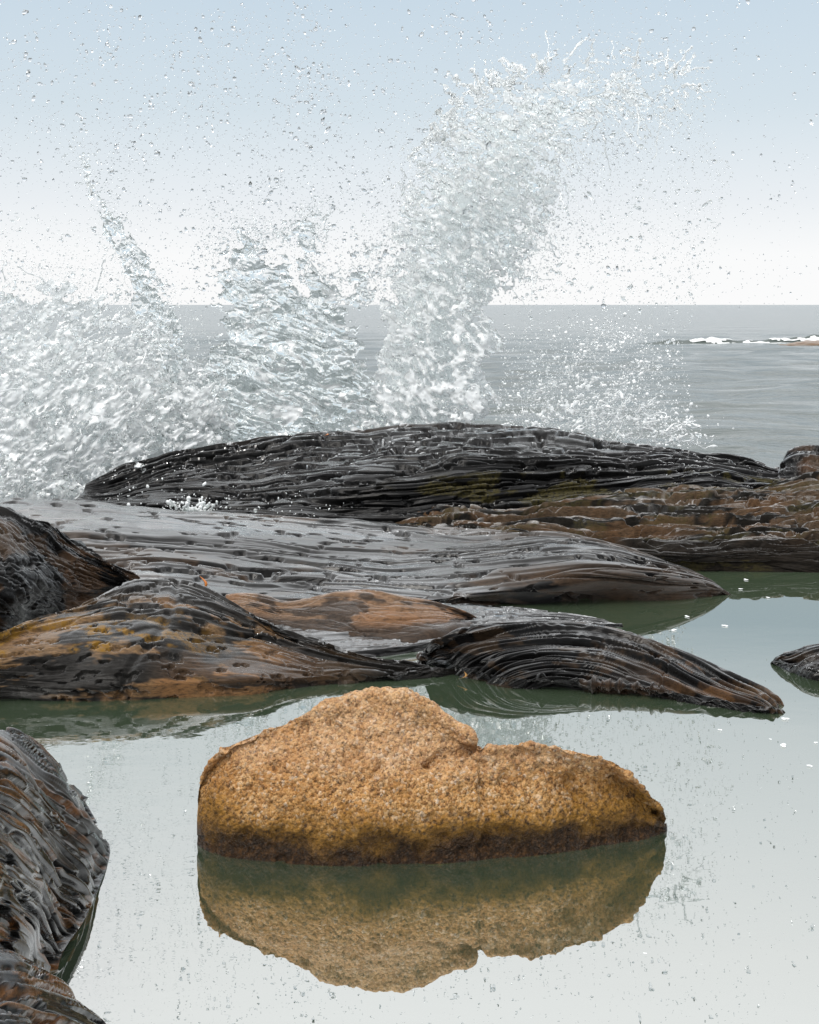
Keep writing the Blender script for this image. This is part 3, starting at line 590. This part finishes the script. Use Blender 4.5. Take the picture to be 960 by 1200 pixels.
# ------------------------------------------------------------------ the breaking wave
D0 = 11.5                                                   # the splash stands just seaward of the ridge
def poly_sd(px, py, L):
    """signed distance in pixels to a closed outline, positive inside"""
    L = np.array(L, float); Lc = np.vstack([L, L[:1]])
    d = pdist(px, py, Lc); ins = np.zeros(px.shape, bool)
    for a, b in zip(Lc[:-1], Lc[1:]):
        c = ((a[1] > py) != (b[1] > py)) & (px < (b[0]-a[0])*(py-a[1])/(b[1]-a[1]+1e-9)+a[0]); ins ^= c
    return np.where(ins, d, -d)
def water_sheet(parent, origin, outline, d0, seed, edge=40, holes=0.55, hscale=(22, 30), wrinkle=0.05, wscale=(30, 22), thick=0.012, foam=0.2, foamk=1.0, lean=0.0, flow=0.0, step=1.2, bow=0.0, hfine=0.35, bottom=0.5, web=0.0, hk=0.95, lowfoam=0.0, fleck=(10.0, 6.0), string=0.0, soft=0.0):
    """one torn, wrinkled sheet of water with a front and a back face, in metres at distance d0; flow turns the grain of the wrinkles"""
    L = np.array(outline, float); x0, y0 = L.min(0)-4; x1, y1 = L.max(0)+4
    gx, gy = np.meshgrid(np.arange(x0, x1, step), np.arange(y0, y1, step))
    wob = 14*noise(gx/38, gy/38, seed=seed)+7*noise(gx/13, gy/13, seed=seed+1)+3*noise(gx/5, gy/5, seed=seed+2)
    sd = poly_sd(gx, gy, L)+wob
    ca, sa = math.cos(flow), math.sin(flow)
    a = gx*ca+gy*sa; b = gy*ca-gx*sa                       # a across the flow, b along it
    wx = a+9*noise(gx/40, gy/40, seed=seed+3); wy = b+9*noise(gx/40, gy/40, seed=seed+4)
    hn = noise(wx/hscale[0], wy/hscale[1], seed=seed+5)+0.6*noise(wx/hscale[0]*2.6, wy/hscale[1]*2.6, seed=seed+6)+hfine*noise(wx/hscale[0]*6.5, wy/hscale[1]*6.5, seed=seed+7)
    lowp = sstep(y0, y1, gy)
    m = np.clip(sd/edge, -1, 1)*1.05+bottom*lowp-holes+hn*hk
    rid = 1-np.abs(noise(wx/wscale[0], wy/wscale[1], seed=seed+8))*2.2
    rid2 = 1-np.abs(noise(wx/wscale[0]*2.7+4, wy/wscale[1]*2.7, seed=seed+9))*2.2
    rid3 = noise(wx/wscale[0]*6.5, wy/wscale[1]*6.5, seed=seed+10)
    m = m+string*(np.maximum(rid, rid2)-0.55)
    if web: m = 0.55*np.clip(sd/edge, -1, 1)+bottom*lowp+1.5*np.maximum(rid, rid2-0.1)-web+0.9*hn
    m = np.where(sd < 0, -1, m)
    W = wrinkle*(0.9*rid+0.42*rid2+0.16*rid3+1.6*noise(gx/75, gy/75, seed=seed+11))
    t = thick*np.sqrt(np.clip(m, 0, 1)+1e-6)*(0.7+0.8*np.clip(rid, 0, 1)+0.5*np.clip(rid2, 0, 1))
    yc = d0+W+lean*(y1-gy)/100.0+bow*((gx-(x0+x1)/2)/100.0)**2
    X = (gx-CX)*d0/F; Z = H-(gy-HY)*d0/F
    # aerated flecks: fine white marks on the clear water, denser towards the foot and along the folds
    fl = noise(wx/fleck[0], wy/fleck[1], seed=seed+14)+0.5*noise(wx/fleck[0]*2.1, wy/fleck[1]*2.1, seed=seed+15)+0.5*noise(gx/26, gy/26, seed=seed+12)+foamk*(0.35*sstep(0.5, 0.95, rid)+0.2*sstep(0.5, 0.95, rid2))
    fo = sstep(0.12, 0.38, fl+foam+lowfoam*lowp-0.35)
    if soft: fo = np.clip(np.maximum(fo*0.8, soft*(0.45+0.65*lowp)*(0.8+0.5*noise(gx/45, gy/45, seed=seed+16)+0.35*noise(gx/11, gy/9, seed=seed+17))), 0, 1)
    keep = m > 0
    ny, nx = gx.shape; q = grid_quads(ny, nx)
    kf = keep.ravel()[q].sum(1) >= 3
    q = q[kf]
    used = np.unique(q); remap = np.full(nx*ny, -1); remap[used] = np.arange(len(used)); q = remap[q]
    f = np.stack([X, yc-t, Z], -1).reshape(-1, 3)[used]; bk = np.stack([X, yc+t, Z], -1).reshape(-1, 3)[used]
    # the back face ripples on its own, so that the sheet bends what is seen through it
    bk[:, 1] += 0.35*thick*noise(gx/7, gy/7, seed=seed+13).ravel()[used]
    n = len(used)
    # rim faces close the sheet
    e = np.concatenate([q[:, [0, 1]], q[:, [1, 2]], q[:, [2, 3]], q[:, [3, 0]]])
    key = np.minimum(e[:, 0], e[:, 1]).astype(np.int64)*n+np.maximum(e[:, 0], e[:, 1])
    _, inv, cnt = np.unique(key, return_inverse=True, return_counts=True)
    rim = e[cnt[inv] == 1]
    rq = np.stack([rim[:, 1], rim[:, 0], rim[:, 0]+n, rim[:, 1]+n], -1)
    fa = fo.ravel()[used]
    return mesh_obj('water_sheet', np.vstack([f, bk]), np.vstack([q[:, ::-1], q+n, rq[:, ::-1]]), M_SPLASH, parent=parent, origin=origin, attrs=dict(foam=np.concatenate([fa, fa])), kind='stuff')

def ico(sub):
    t = (1+5**0.5)/2
    v = [(-1, t, 0), (1, t, 0), (-1, -t, 0), (1, -t, 0), (0, -1, t), (0, 1, t), (0, -1, -t), (0, 1, -t), (t, 0, -1), (t, 0, 1), (-t, 0, -1), (-t, 0, 1)]
    f = [(0, 11, 5), (0, 5, 1), (0, 1, 7), (0, 7, 10), (0, 10, 11), (1, 5, 9), (5, 11, 4), (11, 10, 2), (10, 7, 6), (7, 1, 8), (3, 9, 4), (3, 4, 2), (3, 2, 6), (3, 6, 8), (3, 8, 9), (4, 9, 5), (2, 4, 11), (6, 2, 10), (8, 6, 7), (9, 8, 1)]
    v = [np.array(p)/np.linalg.norm(p) for p in v]
    for _ in range(sub):
        c, nf = {}, []
        def mid(i, j):
            k = (min(i, j), max(i, j))
            if k not in c:
                p = v[i]+v[j]; v.append(p/np.linalg.norm(p)); c[k] = len(v)-1
            return c[k]
        for i, j, k in f:
            a, b, d = mid(i, j), mid(j, k), mid(k, i); nf += [(i, a, d), (j, b, a), (k, d, b), (a, b, d)]
        f = nf
    return np.array(v), np.array(f)
ICO = [ico(0), ico(1), (np.array([(1, 0, 0), (-1, 0, 0), (0, 1, 0), (0, -1, 0), (0, 0, 1), (0, 0, -1)], float), np.array([(0, 2, 4), (2, 1, 4), (1, 3, 4), (3, 0, 4), (2, 0, 5), (1, 2, 5), (3, 1, 5), (0, 3, 5)]))]
def drops(name, P, r, lod, seed, parent=None, origin=None, foam=0.1, stretch=0.5, mat=None, **kw):
    """many drops in one mesh: uneven, drawn out blobs"""
    g = np.random.default_rng(seed); v, f = ICO[lod]; n = len(P)
    ax = g.normal(size=(n, 3)); ax /= np.linalg.norm(ax, axis=1, keepdims=True)
    st = 1+stretch*g.exponential(0.8, size=n)
    lump = 1+0.22*g.normal(size=(n, len(v)))*(1.0 if lod else 0.8)
    if lod == 1: # smooth the lumps a little
        lump = 1+0.16*np.sin(3*(v@g.normal(size=(3, n))).T+g.uniform(0, 6, (n, 1)))+0.10*np.sin(5*(v@g.normal(size=(3, n))).T)
    q = v[None]*lump[..., None]*np.asarray(r)[:, None, None]
    al = (q*ax[:, None, :]).sum(-1, keepdims=True)
    q = q+ax[:, None, :]*al*(st-1)[:, None, None]
    q = q+P[:, None, :]
    F_ = (f[None]+(np.arange(n)*len(v))[:, None, None]).reshape(-1, 3)
    fo = np.repeat(np.clip(foam*g.uniform(0, 2, n), 0, 1), len(v))
    return mesh_obj(name, q.reshape(-1, 3), F_, mat or M_SPLASH, parent=parent, origin=origin, attrs=dict(foam=fo), kind='stuff', **kw)
def pix_drops(pxy, rpx, d):
    """pixel positions and radii at distance d, as metres"""
    P = np.stack([(pxy[:, 0]-CX)*d/F, d, H-(pxy[:, 1]-HY)*d/F], -1)
    return P, rpx*d/F
def strands(parent, origin, curves, foam=0.75):
    """water threads: a tapering tube with knots along each curve (N x 3 points, start radius)"""
    g = np.random.default_rng(31); V, Q, A = [], [], []; base = 0; K = 6
    for C_, r0 in curves:
        n = len(C_); T = np.gradient(C_, axis=0); T /= np.maximum(np.linalg.norm(T, axis=1, keepdims=True), 1e-9)
        s1 = np.cross(T, np.array([0.03, 1, 0.02])); s1 /= np.maximum(np.linalg.norm(s1, axis=1, keepdims=True), 1e-9); s2 = np.cross(T, s1)
        u = np.linspace(0, 1, n); ph = g.uniform(0, 50)
        r = r0*(1-0.62*u)*np.clip(0.9+1.1*noise(u*9+ph, np.full(n, ph), seed=3)+0.7*noise(u*23+ph, np.full(n, ph), seed=4), 0.12, 3)
        r = r+r0*0.9*np.exp(-((u-0.97)/0.035)**2)          # a bead at the tip
        r[-1] *= 0.2
        an = np.linspace(0, 2*np.pi, K, endpoint=False)
        ring = C_[:, None]+r[:, None, None]*(np.cos(an)[None, :, None]*s1[:, None]+np.sin(an)[None, :, None]*s2[:, None])
        V.append(ring.reshape(-1, 3)); i = np.arange(n*K).reshape(n, K)+base
        j = np.roll(i, -1, 1); Q.append(np.stack([i[:-1], j[:-1], j[1:], i[1:]], -1).reshape(-1, 4))
        A.append(np.full(n*K, np.clip(foam+g.normal()*0.2, 0.1, 1))); base += n*K
    return mesh_obj('water_strands', np.vstack(V), np.vstack(Q), M_SPLASH, parent=parent, origin=origin, attrs=dict(foam=np.concatenate(A)), kind='stuff')
def throw(g, p0, ang, reach, d, sag=0.5, n=34, wig=3.0):
    """a thrown thread in pixels: from p0 towards ang, sagging with gravity, then to metres at distance d"""
    u = np.linspace(0, 1, n); ph = g.uniform(0, 80)
    x = p0[0]+math.cos(ang)*reach*u; y = p0[1]-math.sin(ang)*reach*u+sag*reach*0.5*u*u
    x = x+wig*noise(u*4+ph, u*0+ph, seed=7)*(0.3+u); y = y+wig*noise(u*4+ph, u*0+ph+9, seed=8)*(0.3+u)
    dd = d+0.25*g.normal()*u
    return np.stack([(x-CX)*dd/F, dd, H-(y-HY)*dd/F], -1)
def along(g, L, n, spread):
    """n random pixel points near an outline"""
    L = np.array(L, float); seg = np.linalg.norm(np.diff(L, axis=0), axis=1); c = np.concatenate([[0], np.cumsum(seg)])
    s = g.uniform(0, c[-1], n); p = np.stack([np.interp(s, c, L[:, 0]), np.interp(s, c, L[:, 1])], -1)
    return p+g.normal(size=(n, 2))*np.asarray(spread)
def inside(g, L, n):
    L = np.array(L, float); out = []
    while sum(map(len, out)) < n:
        p = g.uniform(L.min(0), L.max(0), (n*2, 2)); out.append(p[poly_sd(p[:, 0], p[:, 1], L) > 0])
    return np.concatenate(out)[:n]
def sizes(g, n, lo, hi, k=2.6):
    return lo*(1-g.uniform(0, 1-(lo/hi)**k, n))**(-1.0/k)

# left foam mass with the leaning jet
o1 = at(110, 590, 10.9); W1 = thing('wave_splash', o1, 'wide white foaming splash heaped at the left end of the black ridge', 'splash')
MASS = [(-60, 300), (-10, 318), (40, 330), (80, 322), (110, 338), (150, 345), (195, 380), (225, 420), (262, 440), (275, 530), (200, 548), (130, 565), (105, 592), (-60, 600)]
for k, (dd, hs, fm, hl, hk_, st, sf) in enumerate(((10.75, (18, 17), 0.30, 0.95, 1.0, 0.9, 0.0), (11.1, (22, 20), 0.36, 0.8, 1.1, 0.9, 0.25), (11.5, (26, 22), 0.2, 0.35, 1.2, 0.3, 0.75))):
    water_sheet(W1, o1, MASS, dd, 3+k*14, edge=120, holes=hl, hk=hk_, string=st, soft=sf, hscale=hs, wrinkle=0.03, wscale=(22, 14), thick=0.009, foam=fm, foamk=1.0, flow=-0.6, bottom=0.8, lowfoam=0.35, step=1.4+0.35*(k == 2))
water_sheet(W1, o1, [(-60, 520), (20, 528), (70, 540), (120, 545), (170, 548), (160, 560), (118, 572), (100, 590), (-60, 598)], 9.75, 9, edge=45, holes=0.75, hk=1.6, hscale=(10, 9), wrinkle=0.03, wscale=(16, 11), thick=0.009, foam=0.35, flow=-0.6, bottom=0.6, lowfoam=0.3, step=1.4)
o2 = at(215, 560, 11.3); W2 = thing('water_jet', o2, 'narrow leaning jet of clear water between the foam heap and the wrinkled sheet', 'splash')
JET = [(84, 160), (110, 190), (122, 235), (146, 262), (168, 300), (188, 335), (208, 380), (222, 440), (250, 510), (170, 530), (182, 440), (172, 380), (150, 330), (138, 290), (112, 240), (96, 200)]
for k in range(2):
    water_sheet(W2, o2, JET, 11.2+0.2*k, 20+k*15, edge=22, holes=0.45, hk=1.3, hscale=(11, 16), wrinkle=0.025, wscale=(14, 22), thick=0.010, foam=-0.1, foamk=0.6, flow=-0.45, bottom=0.4)
# wrinkled clear sheet
o3 = at(340, 520, 11.5); W3 = thing('water_curtain', o3, 'clear wrinkled curtain of water standing between the leaning jet and the tall plume', 'splash')
CURT = [(248, 300), (262, 272), (290, 258), (312, 296), (338, 272), (374, 240), (378, 275), (352, 322), (384, 326), (408, 338), (420, 318), (436, 280), (444, 288), (430, 360), (420, 420), (455, 500), (455, 520), (215, 545), (236, 440), (252, 380)]
for k in range(2):
    water_sheet(W3, o3, CURT, 11.35+0.35*k, 30+k*9, edge=45, holes=0.34+0.42*k, hk=1.25, hscale=(26, 19), wrinkle=0.05, wscale=(44, 24), thick=0.010, foam=-0.22+0.1*k, foamk=0.9, flow=0.3, bottom=0.75, lowfoam=0.25)
# tall curling plume
o4 = at(500, 515, 11.6); W4 = thing('water_plume', o4, 'tall white plume rising behind the ridge and curling over at its ragged top', 'splash')
PLUM = [(415, 520), (440, 440), (455, 380), (456, 300), (468, 230), (490, 180), (520, 160), (545, 115), (600, 95), (650, 78), (700, 80), (745, 68), (790, 85), (815, 112), (780, 135), (730, 132), (690, 150), (660, 185), (652, 225), (640, 270), (632, 300), (604, 328), (572, 362), (592, 398), (562, 432), (586, 470), (556, 495), (572, 520)]
for k, (dd, hs, hl, fm, hk_, st, sf, wr, ws) in enumerate(((11.35, (15, 11), 0.95, 0.02, 1.0, 1.0, 0.0, 0.022, (19, 13)), (11.6, (19, 14), 0.75, 0.05, 1.0, 1.0, 0.2, 0.022, (24, 15)), (11.9, (17, 13), 0.42, 0.0, 1.5, 0.5, 0.9, 0.012, (16, 9)))):
    water_sheet(W4, o4, PLUM, dd, 5+k*17, edge=52+58*(k == 2), holes=hl, hk=hk_, string=st, soft=sf, hscale=hs, wrinkle=wr, wscale=ws, thick=0.006, foam=fm, foamk=0.6, flow=0.35+0.4*(k == 0), bottom=0.8, lean=0.08, lowfoam=0.45, step=1.4+0.3*(k == 2))
# low splash over the right shoulder of the ridge
o5 = at(720, 525, 11.0); W5 = thing('low_splash', o5, 'low crown of white threads and beads over the falling end of the ridge', 'splash')
LOW = [(590, 520), (600, 470), (640, 440), (680, 450), (720, 468), (740, 452), (775, 470), (800, 500), (836, 512), (800, 528), (740, 535), (660, 520)]
SPR = [(580, 525), (590, 440), (610, 400), (650, 385), (700, 375), (760, 385), (790, 410), (770, 450), (800, 480), (838, 505), (830, 522), (790, 530), (740, 535), (660, 520)]
water_sheet(W5, o5, LOW, 10.9, 41, edge=60, wrinkle=0.03, wscale=(20, 24), thick=0.007, foam=0.9, foamk=0.5, flow=-0.5, bottom=0.55, web=1.85, hscale=(7, 7))
water_sheet(W5, o5, SPR, 11.15, 47, edge=90, wrinkle=0.03, wscale=(26, 32), thick=0.006, foam=0.9, foamk=0.5, flow=-0.7, bottom=0.55, web=2.1, hscale=(6, 6))
water_sheet(W5, o5, SPR, 10.95, 53, edge=90, wrinkle=0.03, wscale=(17, 26), thick=0.006, foam=0.9, foamk=0.5, flow=-0.6, bottom=0.5, web=2.1, hscale=(5, 5))

g = np.random.default_rng(99)
cv = []
for _ in range(16):
    p = (g.uniform(600, 800), g.uniform(500, 528)); an = g.normal(math.radians(62 if p[0] < 730 else 40), 0.45); cv.append((throw(g, p, an, g.uniform(12, 60), 11.0+0.15*g.normal(), sag=g.uniform(0.1, 1.2), wig=14), g.uniform(0.5, 1.5)*11/F))
for p, an, rc in (((775, 508), 0.45, 60), ((785, 514), 0.12, 58), ((725, 490), 1.2, 40), ((745, 486), 0.8, 40), ((700, 480), 0.8, 45)):
    cv.append((throw(g, p, an, rc, 10.95, sag=0.7, wig=14), 1.4*11/F))
strands(W5, o5, cv, foam=0.9)
cv = []
for _ in range(26):   # white lips of water thrown up on the near side of the crest
    i = along(g, PLUM[5:10], 1, 5)[0]; an = g.normal(math.radians(140), 0.5); cv.append((throw(g, i, an, g.uniform(10, 30), 11.3, sag=g.uniform(-0.3, 0.6), wig=9), g.uniform(1.6, 3.2)*11.5/F))
for _ in range(60):   # fingers along the plume's crest
    i = along(g, PLUM[4:14], 1, 6)[0]; an = g.normal(math.radians(55), 0.7); cv.append((throw(g, i, an, g.uniform(8, 38), 11.5+0.2*g.normal(), sag=g.uniform(-0.3, 0.6), wig=4), g.uniform(0.8, 2.4)*11.5/F))
for _ in range(40):   # threads under the curl
    i = along(g, PLUM[13:22], 1, 8)[0]; an = g.normal(math.radians(-50), 0.6); cv.append((throw(g, i, an, g.uniform(10, 45), 11.5+0.2*g.normal(), sag=0.3, wig=5), g.uniform(0.5, 1.4)*11.5/F))
strands(W4, o4, cv, foam=0.45)
cv = []
for _ in range(55):
    i = along(g, CURT[0:14], 1, 4)[0]; an = g.normal(math.radians(80), 0.6); cv.append((throw(g, i, an, g.uniform(8, 34), 11.4+0.1*g.normal(), sag=0.3, wig=4), g.uniform(0.5, 1.3)*11.4/F))
strands(W3, o3, cv, foam=0.2)
cv = []
for _ in range(70):
    p = inside(g, MASS, 1)[0]; an = g.normal(math.radians(110), 0.7); cv.append((throw(g, p, an, g.uniform(12, 50), 10.8+0.2*g.normal(), sag=0.4, wig=5), g.uniform(0.6, 1.6)*10.8/F))
strands(W1, o1, cv, foam=0.8)

# drops thrown off each part of the wave
def spray(W, o, pts, lo, hi, dmean, dsd, seed, foam, k=2.6, lod=0):
    gg = np.random.default_rng(seed); n = len(pts); d = dmean+dsd*gg.normal(size=n)
    P, r = pix_drops(pts, sizes(gg, n, lo, hi, k), d)
    big = r > 1.7*d/F; tiny = r < 0.85*d/F; mid = ~big & ~tiny
    for nm, sel, lod in (('mist', tiny, 2), ('droplets', mid, 0), ('large_droplets', big, 1)):
        if sel.any(): drops(nm, P[sel], r[sel], lod, seed+lod, W, o, foam)
spray(W1, o1, np.vstack([inside(g, [(-60, 240), (120, 260), (210, 340), (280, 440), (270, 540), (110, 590), (-60, 595)], 4000), along(g, MASS[:9], 2000, (16, 22))]), 0.4, 1.8, 10.9, 0.35, 501, 0.5)
spray(W2, o2, along(g, [(84, 160), (120, 240), (150, 300), (190, 345), (215, 440)], 1100, (12, 12)), 0.4, 2.2, 11.2, 0.2, 503, 0.05)
spray(W3, o3, np.vstack([along(g, CURT[:14], 1700, (12, 14)), inside(g, CURT, 500)]), 0.4, 2.2, 11.4, 0.2, 505, 0.08)
spray(W4, o4, np.vstack([along(g, PLUM[2:22], 4600, (22, 20)), inside(g, PLUM, 2800), inside(g, [(590, 500), (590, 340), (650, 190), (800, 110), (860, 200), (830, 330), (790, 420), (780, 490)], 5200)]), 0.38, 2.6, 11.5, 0.35, 507, 0.2)
spray(W5, o5, np.vstack([inside(g, [(580, 520), (590, 380), (700, 370), (800, 400), (815, 500), (845, 520), (740, 535)], 2400), along(g, [(600, 500), (700, 490), (800, 505)], 1500, (22, 20)), along(g, [(610, 480), (660, 430), (720, 390), (760, 400)], 900, (10, 10)), along(g, [(690, 500), (720, 460), (770, 420)], 600, (8, 8))]), 0.42, 2.2, 11.0, 0.3, 509, 0.95)
# fine spray over the whole sky: half of it in loose clusters along the throw, half strewn
cl = np.stack([g.uniform(-40, 1000, 190), 355-345*g.beta(1.2, 1.2, 190)], -1)
cl = cl[g.uniform(size=190) < np.clip(0.25+0.75*np.exp(-((cl[:, 0]-300)/430)**2), 0, 1)]
ci = g.integers(0, len(cl), 9000)
pts = np.vstack([cl[ci]+g.normal(size=(9000, 2))*np.array([26, 22])*g.uniform(0.4, 1.6, (9000, 1)), np.stack([g.uniform(-60, 1020, 4500), 360-375*g.beta(1.1, 1.15, 4500)], -1)])
keep = g.uniform(size=len(pts)) < np.clip(0.35+0.65*np.exp(-((pts[:, 0]-330)/430)**2), 0, 1); pts = pts[keep]; n = len(pts)
d = g.uniform(8.5, 12.0, n); P, r = pix_drops(pts, sizes(g, n, 0.5, 2.8, 2.5), d)
big = r > 1.2*d/F
drops('fine_spray', P[~big], r[~big], 2, 601, foam=0.0, mat=M_DROP, label='fine scattered spray drops hanging in the sky over the splash', cat='spray')
drops('spray_drops', P[big], r[big], 0, 602, foam=0.0, mat=M_DROP, label='larger round water drops scattered in the sky over the splash', cat='spray')

# ------------------------------------------------------------------ far wave on a skerry
M_SWELL = NB('dark wave face'); M_SWELL.princ(Base_Color=(0.035, 0.05, 0.045), Roughness=0.3, IOR=1.33, Specular_IOR_Level=0.25); M_SWELL = M_SWELL.m
def far_wave():
    dw = 70.0; o = at(900, 404, dw); o = (o[0], o[1], SEA)
    W = thing('breaking_wave', o, 'low wave breaking white over a skerry far out on the sea', 'wave')
    nu, nv = 260, 26; u = np.linspace(0, 1, nu)[None, :]; v = np.linspace(0, 1, nv)[:, None]
    px0, px1 = 735, 1120
    X = ((px0+(px1-px0)*u)-CX)*dw/F+0*v; Y = dw-2.2+3.6*v+0.5*noise(X*0.35, X*0+2, seed=4)
    env = sstep(0, 0.18, u)*sstep(1, 0.85, u)
    hgt = (0.30+0.20*noise(X*0.6, X*0+5, seed=5)+0.07*noise(X*2.1, X*0+5, seed=6))*env
    prof = np.exp(-((v-0.55)/0.22)**2)
    Z = SEA-0.04+hgt*prof+0.05*noise(X*1.5, Y*1.5, seed=7)*prof
    mesh_obj('swell', np.stack([X, Y, Z], -1), grid_quads(nv, nu), M_SWELL, parent=W, origin=o)
    # white water tumbling down the near face
    m = 1.3*fbm(X*0.8, Y*1.6, seed=15, oct=4)+1.2*sstep(0.10, 0.26, v)*sstep(0.62, 0.40, v)*sstep(0.05, 0.22, u)-0.85+0.9*noise(X*0.35, X*0, seed=17)
    q = grid_quads(nv, nu); q = q[(m.ravel()[q] > 0).sum(1) >= 3]
    Zf = Z+0.02+0.06*np.clip(m, 0, 1)*(0.6+noise(X*4, Y*4, seed=16))
    us = np.unique(q); rm = np.full(nu*nv, -1); rm[us] = np.arange(len(us))
    mesh_obj('foam', np.stack([X, Y-0.05, Zf], -1).reshape(-1, 3)[us], rm[q], M_SPLASH, parent=W, origin=o, attrs=dict(foam=np.ones(len(us))), kind='stuff')
far_wave()
rock('skerry_rock', [
    [(895, 410.5, 66.0), (960, 411, 66.0), (1060, 411, 66.0), (1130, 410, 66.0)],
    [(905, 406.5, 66.6), (960, 404.5, 66.6), (1060, 404, 66.6), (1130, 406, 66.6)],
    [(915, 404.5, 67.6), (940, 401, 67.6), (970, 399.5, 67.6), (1060, 398, 67.6), (1125, 402, 67.6)]],
    M_BROWN, 'low brown skerry far out with white water washing over it', mode='d', C=14, dens=1.0, tris=3000,
    disp=lambda c: 0.12*fbm(c['U']*0.8, c['V']*1.6, seed=9), tint=lambda c: dict(warm=np.ones_like(c['U']), dry=0.8*np.ones_like(c['U'])), back=(0.8, 2.0), backz=-1.0)

# ------------------------------------------------------------------ small things
def simple_mat(name, c, rough=0.5):
    b = NB(name); v = b.coord(); n = b.noise(v, 60, 4)
    b.princ(Base_Color=b.mix(n, tuple(q*0.6 for q in c), c), Roughness=rough); return b.m
M_ORANGE = simple_mat('orange kelp', (0.55, 0.17, 0.02)); M_YELLOW = simple_mat('yellow kelp', (0.30, 0.15, 0.03))
def blade(name, base, tip, width, mat, label, cat, bend=0.02, n=14):
    """a curled strip with thickness"""
    b0 = np.array(base); t0 = np.array(tip); u = np.linspace(0, 1, n)[:, None]
    c = b0+(t0-b0)*u+np.array([bend, -bend*0.6, 0])*np.sin(u*math.pi)
    w_ = width*(np.sin(np.clip(u*0.9+0.12, 0, 1)*math.pi)**0.8+0.05); th = width*0.22
    sd = np.array([1.0, 0.25, 0.1]); sd /= np.linalg.norm(sd); up = np.array([-0.2, -1.0, 0.3]); up /= np.linalg.norm(up)
    ring = np.stack([c-sd*w_, c+up*th, c+sd*w_, c-up*th], 1)
    i = np.arange(n*4).reshape(n, 4); j = np.roll(i, -1, 1)
    q = np.stack([i[:-1], j[:-1], j[1:], i[1:]], -1).reshape(-1, 4); q = np.vstack([q, [i[0][::-1], i[-1]]])
    mesh_obj(name, ring.reshape(-1, 3), q, mat, origin=base, label=label, cat=cat)
blade('kelp_scrap', at(239, 690, 5.93), at(234, 675, 5.95), 0.006, M_ORANGE, 'orange scrap of kelp standing up on the crest of the ochre rock', 'seaweed')
blade('kelp_strip', at(536, 796, 5.42), at(544, 787, 5.44), 0.006, M_YELLOW, 'yellow strip of kelp at the waterline beside the black layered rock', 'seaweed')
blade('kelp_leaf', at(376, 511, 10.12), at(384, 508, 10.14), 0.012, M_ORANGE, 'tiny orange leaf of kelp on top of the long black ridge', 'seaweed')
def foam_patch(px, py, rx, seed):
    c = np.array(atz(px, py, 0.004)); gg = np.random.default_rng(seed); n = 16; an = np.linspace(0, 2*np.pi, n, endpoint=False)
    r = rx*c[1]/F*(1+0.35*np.sin(2*an+gg.uniform(0, 6))+0.2*np.sin(3*an+gg.uniform(0, 6)))
    rim = np.stack([r*np.cos(an), r*np.sin(an)*1.3, 0*an], -1); top = rim*np.array([0.6, 0.6, 1])+np.array([0, 0, rx*c[1]/F*0.12])
    V_ = np.vstack([rim, top, [[0, 0, rx*c[1]/F*0.14]]])+c
    i = np.arange(n); j = np.roll(i, -1)
    f = np.vstack([np.stack([i, j, j+n], -1), np.stack([i, j+n, i+n], -1), np.stack([i+n, j+n, np.full(n, 2*n)], -1)])
    mesh_obj('foam_patch', V_, f, M_SPLASH, origin=c, attrs=dict(foam=np.ones(2*n+1)), label='small white fleck of foam floating on the still pool', cat='foam', group='foam flecks on the pool')
for k, (px, py, r) in enumerate(((920, 842, 7), (918, 873, 8), (956, 870, 4), (949, 897, 5), (844, 855, 4), (903, 866, 2.5), (790, 738, 6), (805, 722, 5), (850, 733, 6), (874, 679, 5), (868, 690, 4), (900, 700, 4), (756, 1117, 3))):
    foam_patch(px, py, r*0.5, 700+k)
# little splash in the gutter between slab and ridge
o6 = at(232, 598, 9.0); W6 = thing('small_splash', o6, 'little white splash in the gutter between the wet slab and the ridge', 'splash')
gq = np.random.default_rng(5); cv = []
for k in range(14):
    cv.append((throw(gq, (gq.uniform(205, 244), gq.uniform(595, 601)), gq.normal(1.5, 0.5), gq.uniform(6, 20), 9.0, sag=0.4, wig=6), gq.uniform(1.0, 2.2)*9/F))
strands(W6, o6, cv, foam=0.95)
spray(W6, o6, np.vstack([along(gq, [(200, 596), (246, 600)], 130, (8, 5)), along(gq, [(130, 585), (420, 600)], 120, (20, 14))]), 0.6, 2.4, 8.95, 0.05, 801, 1.0)
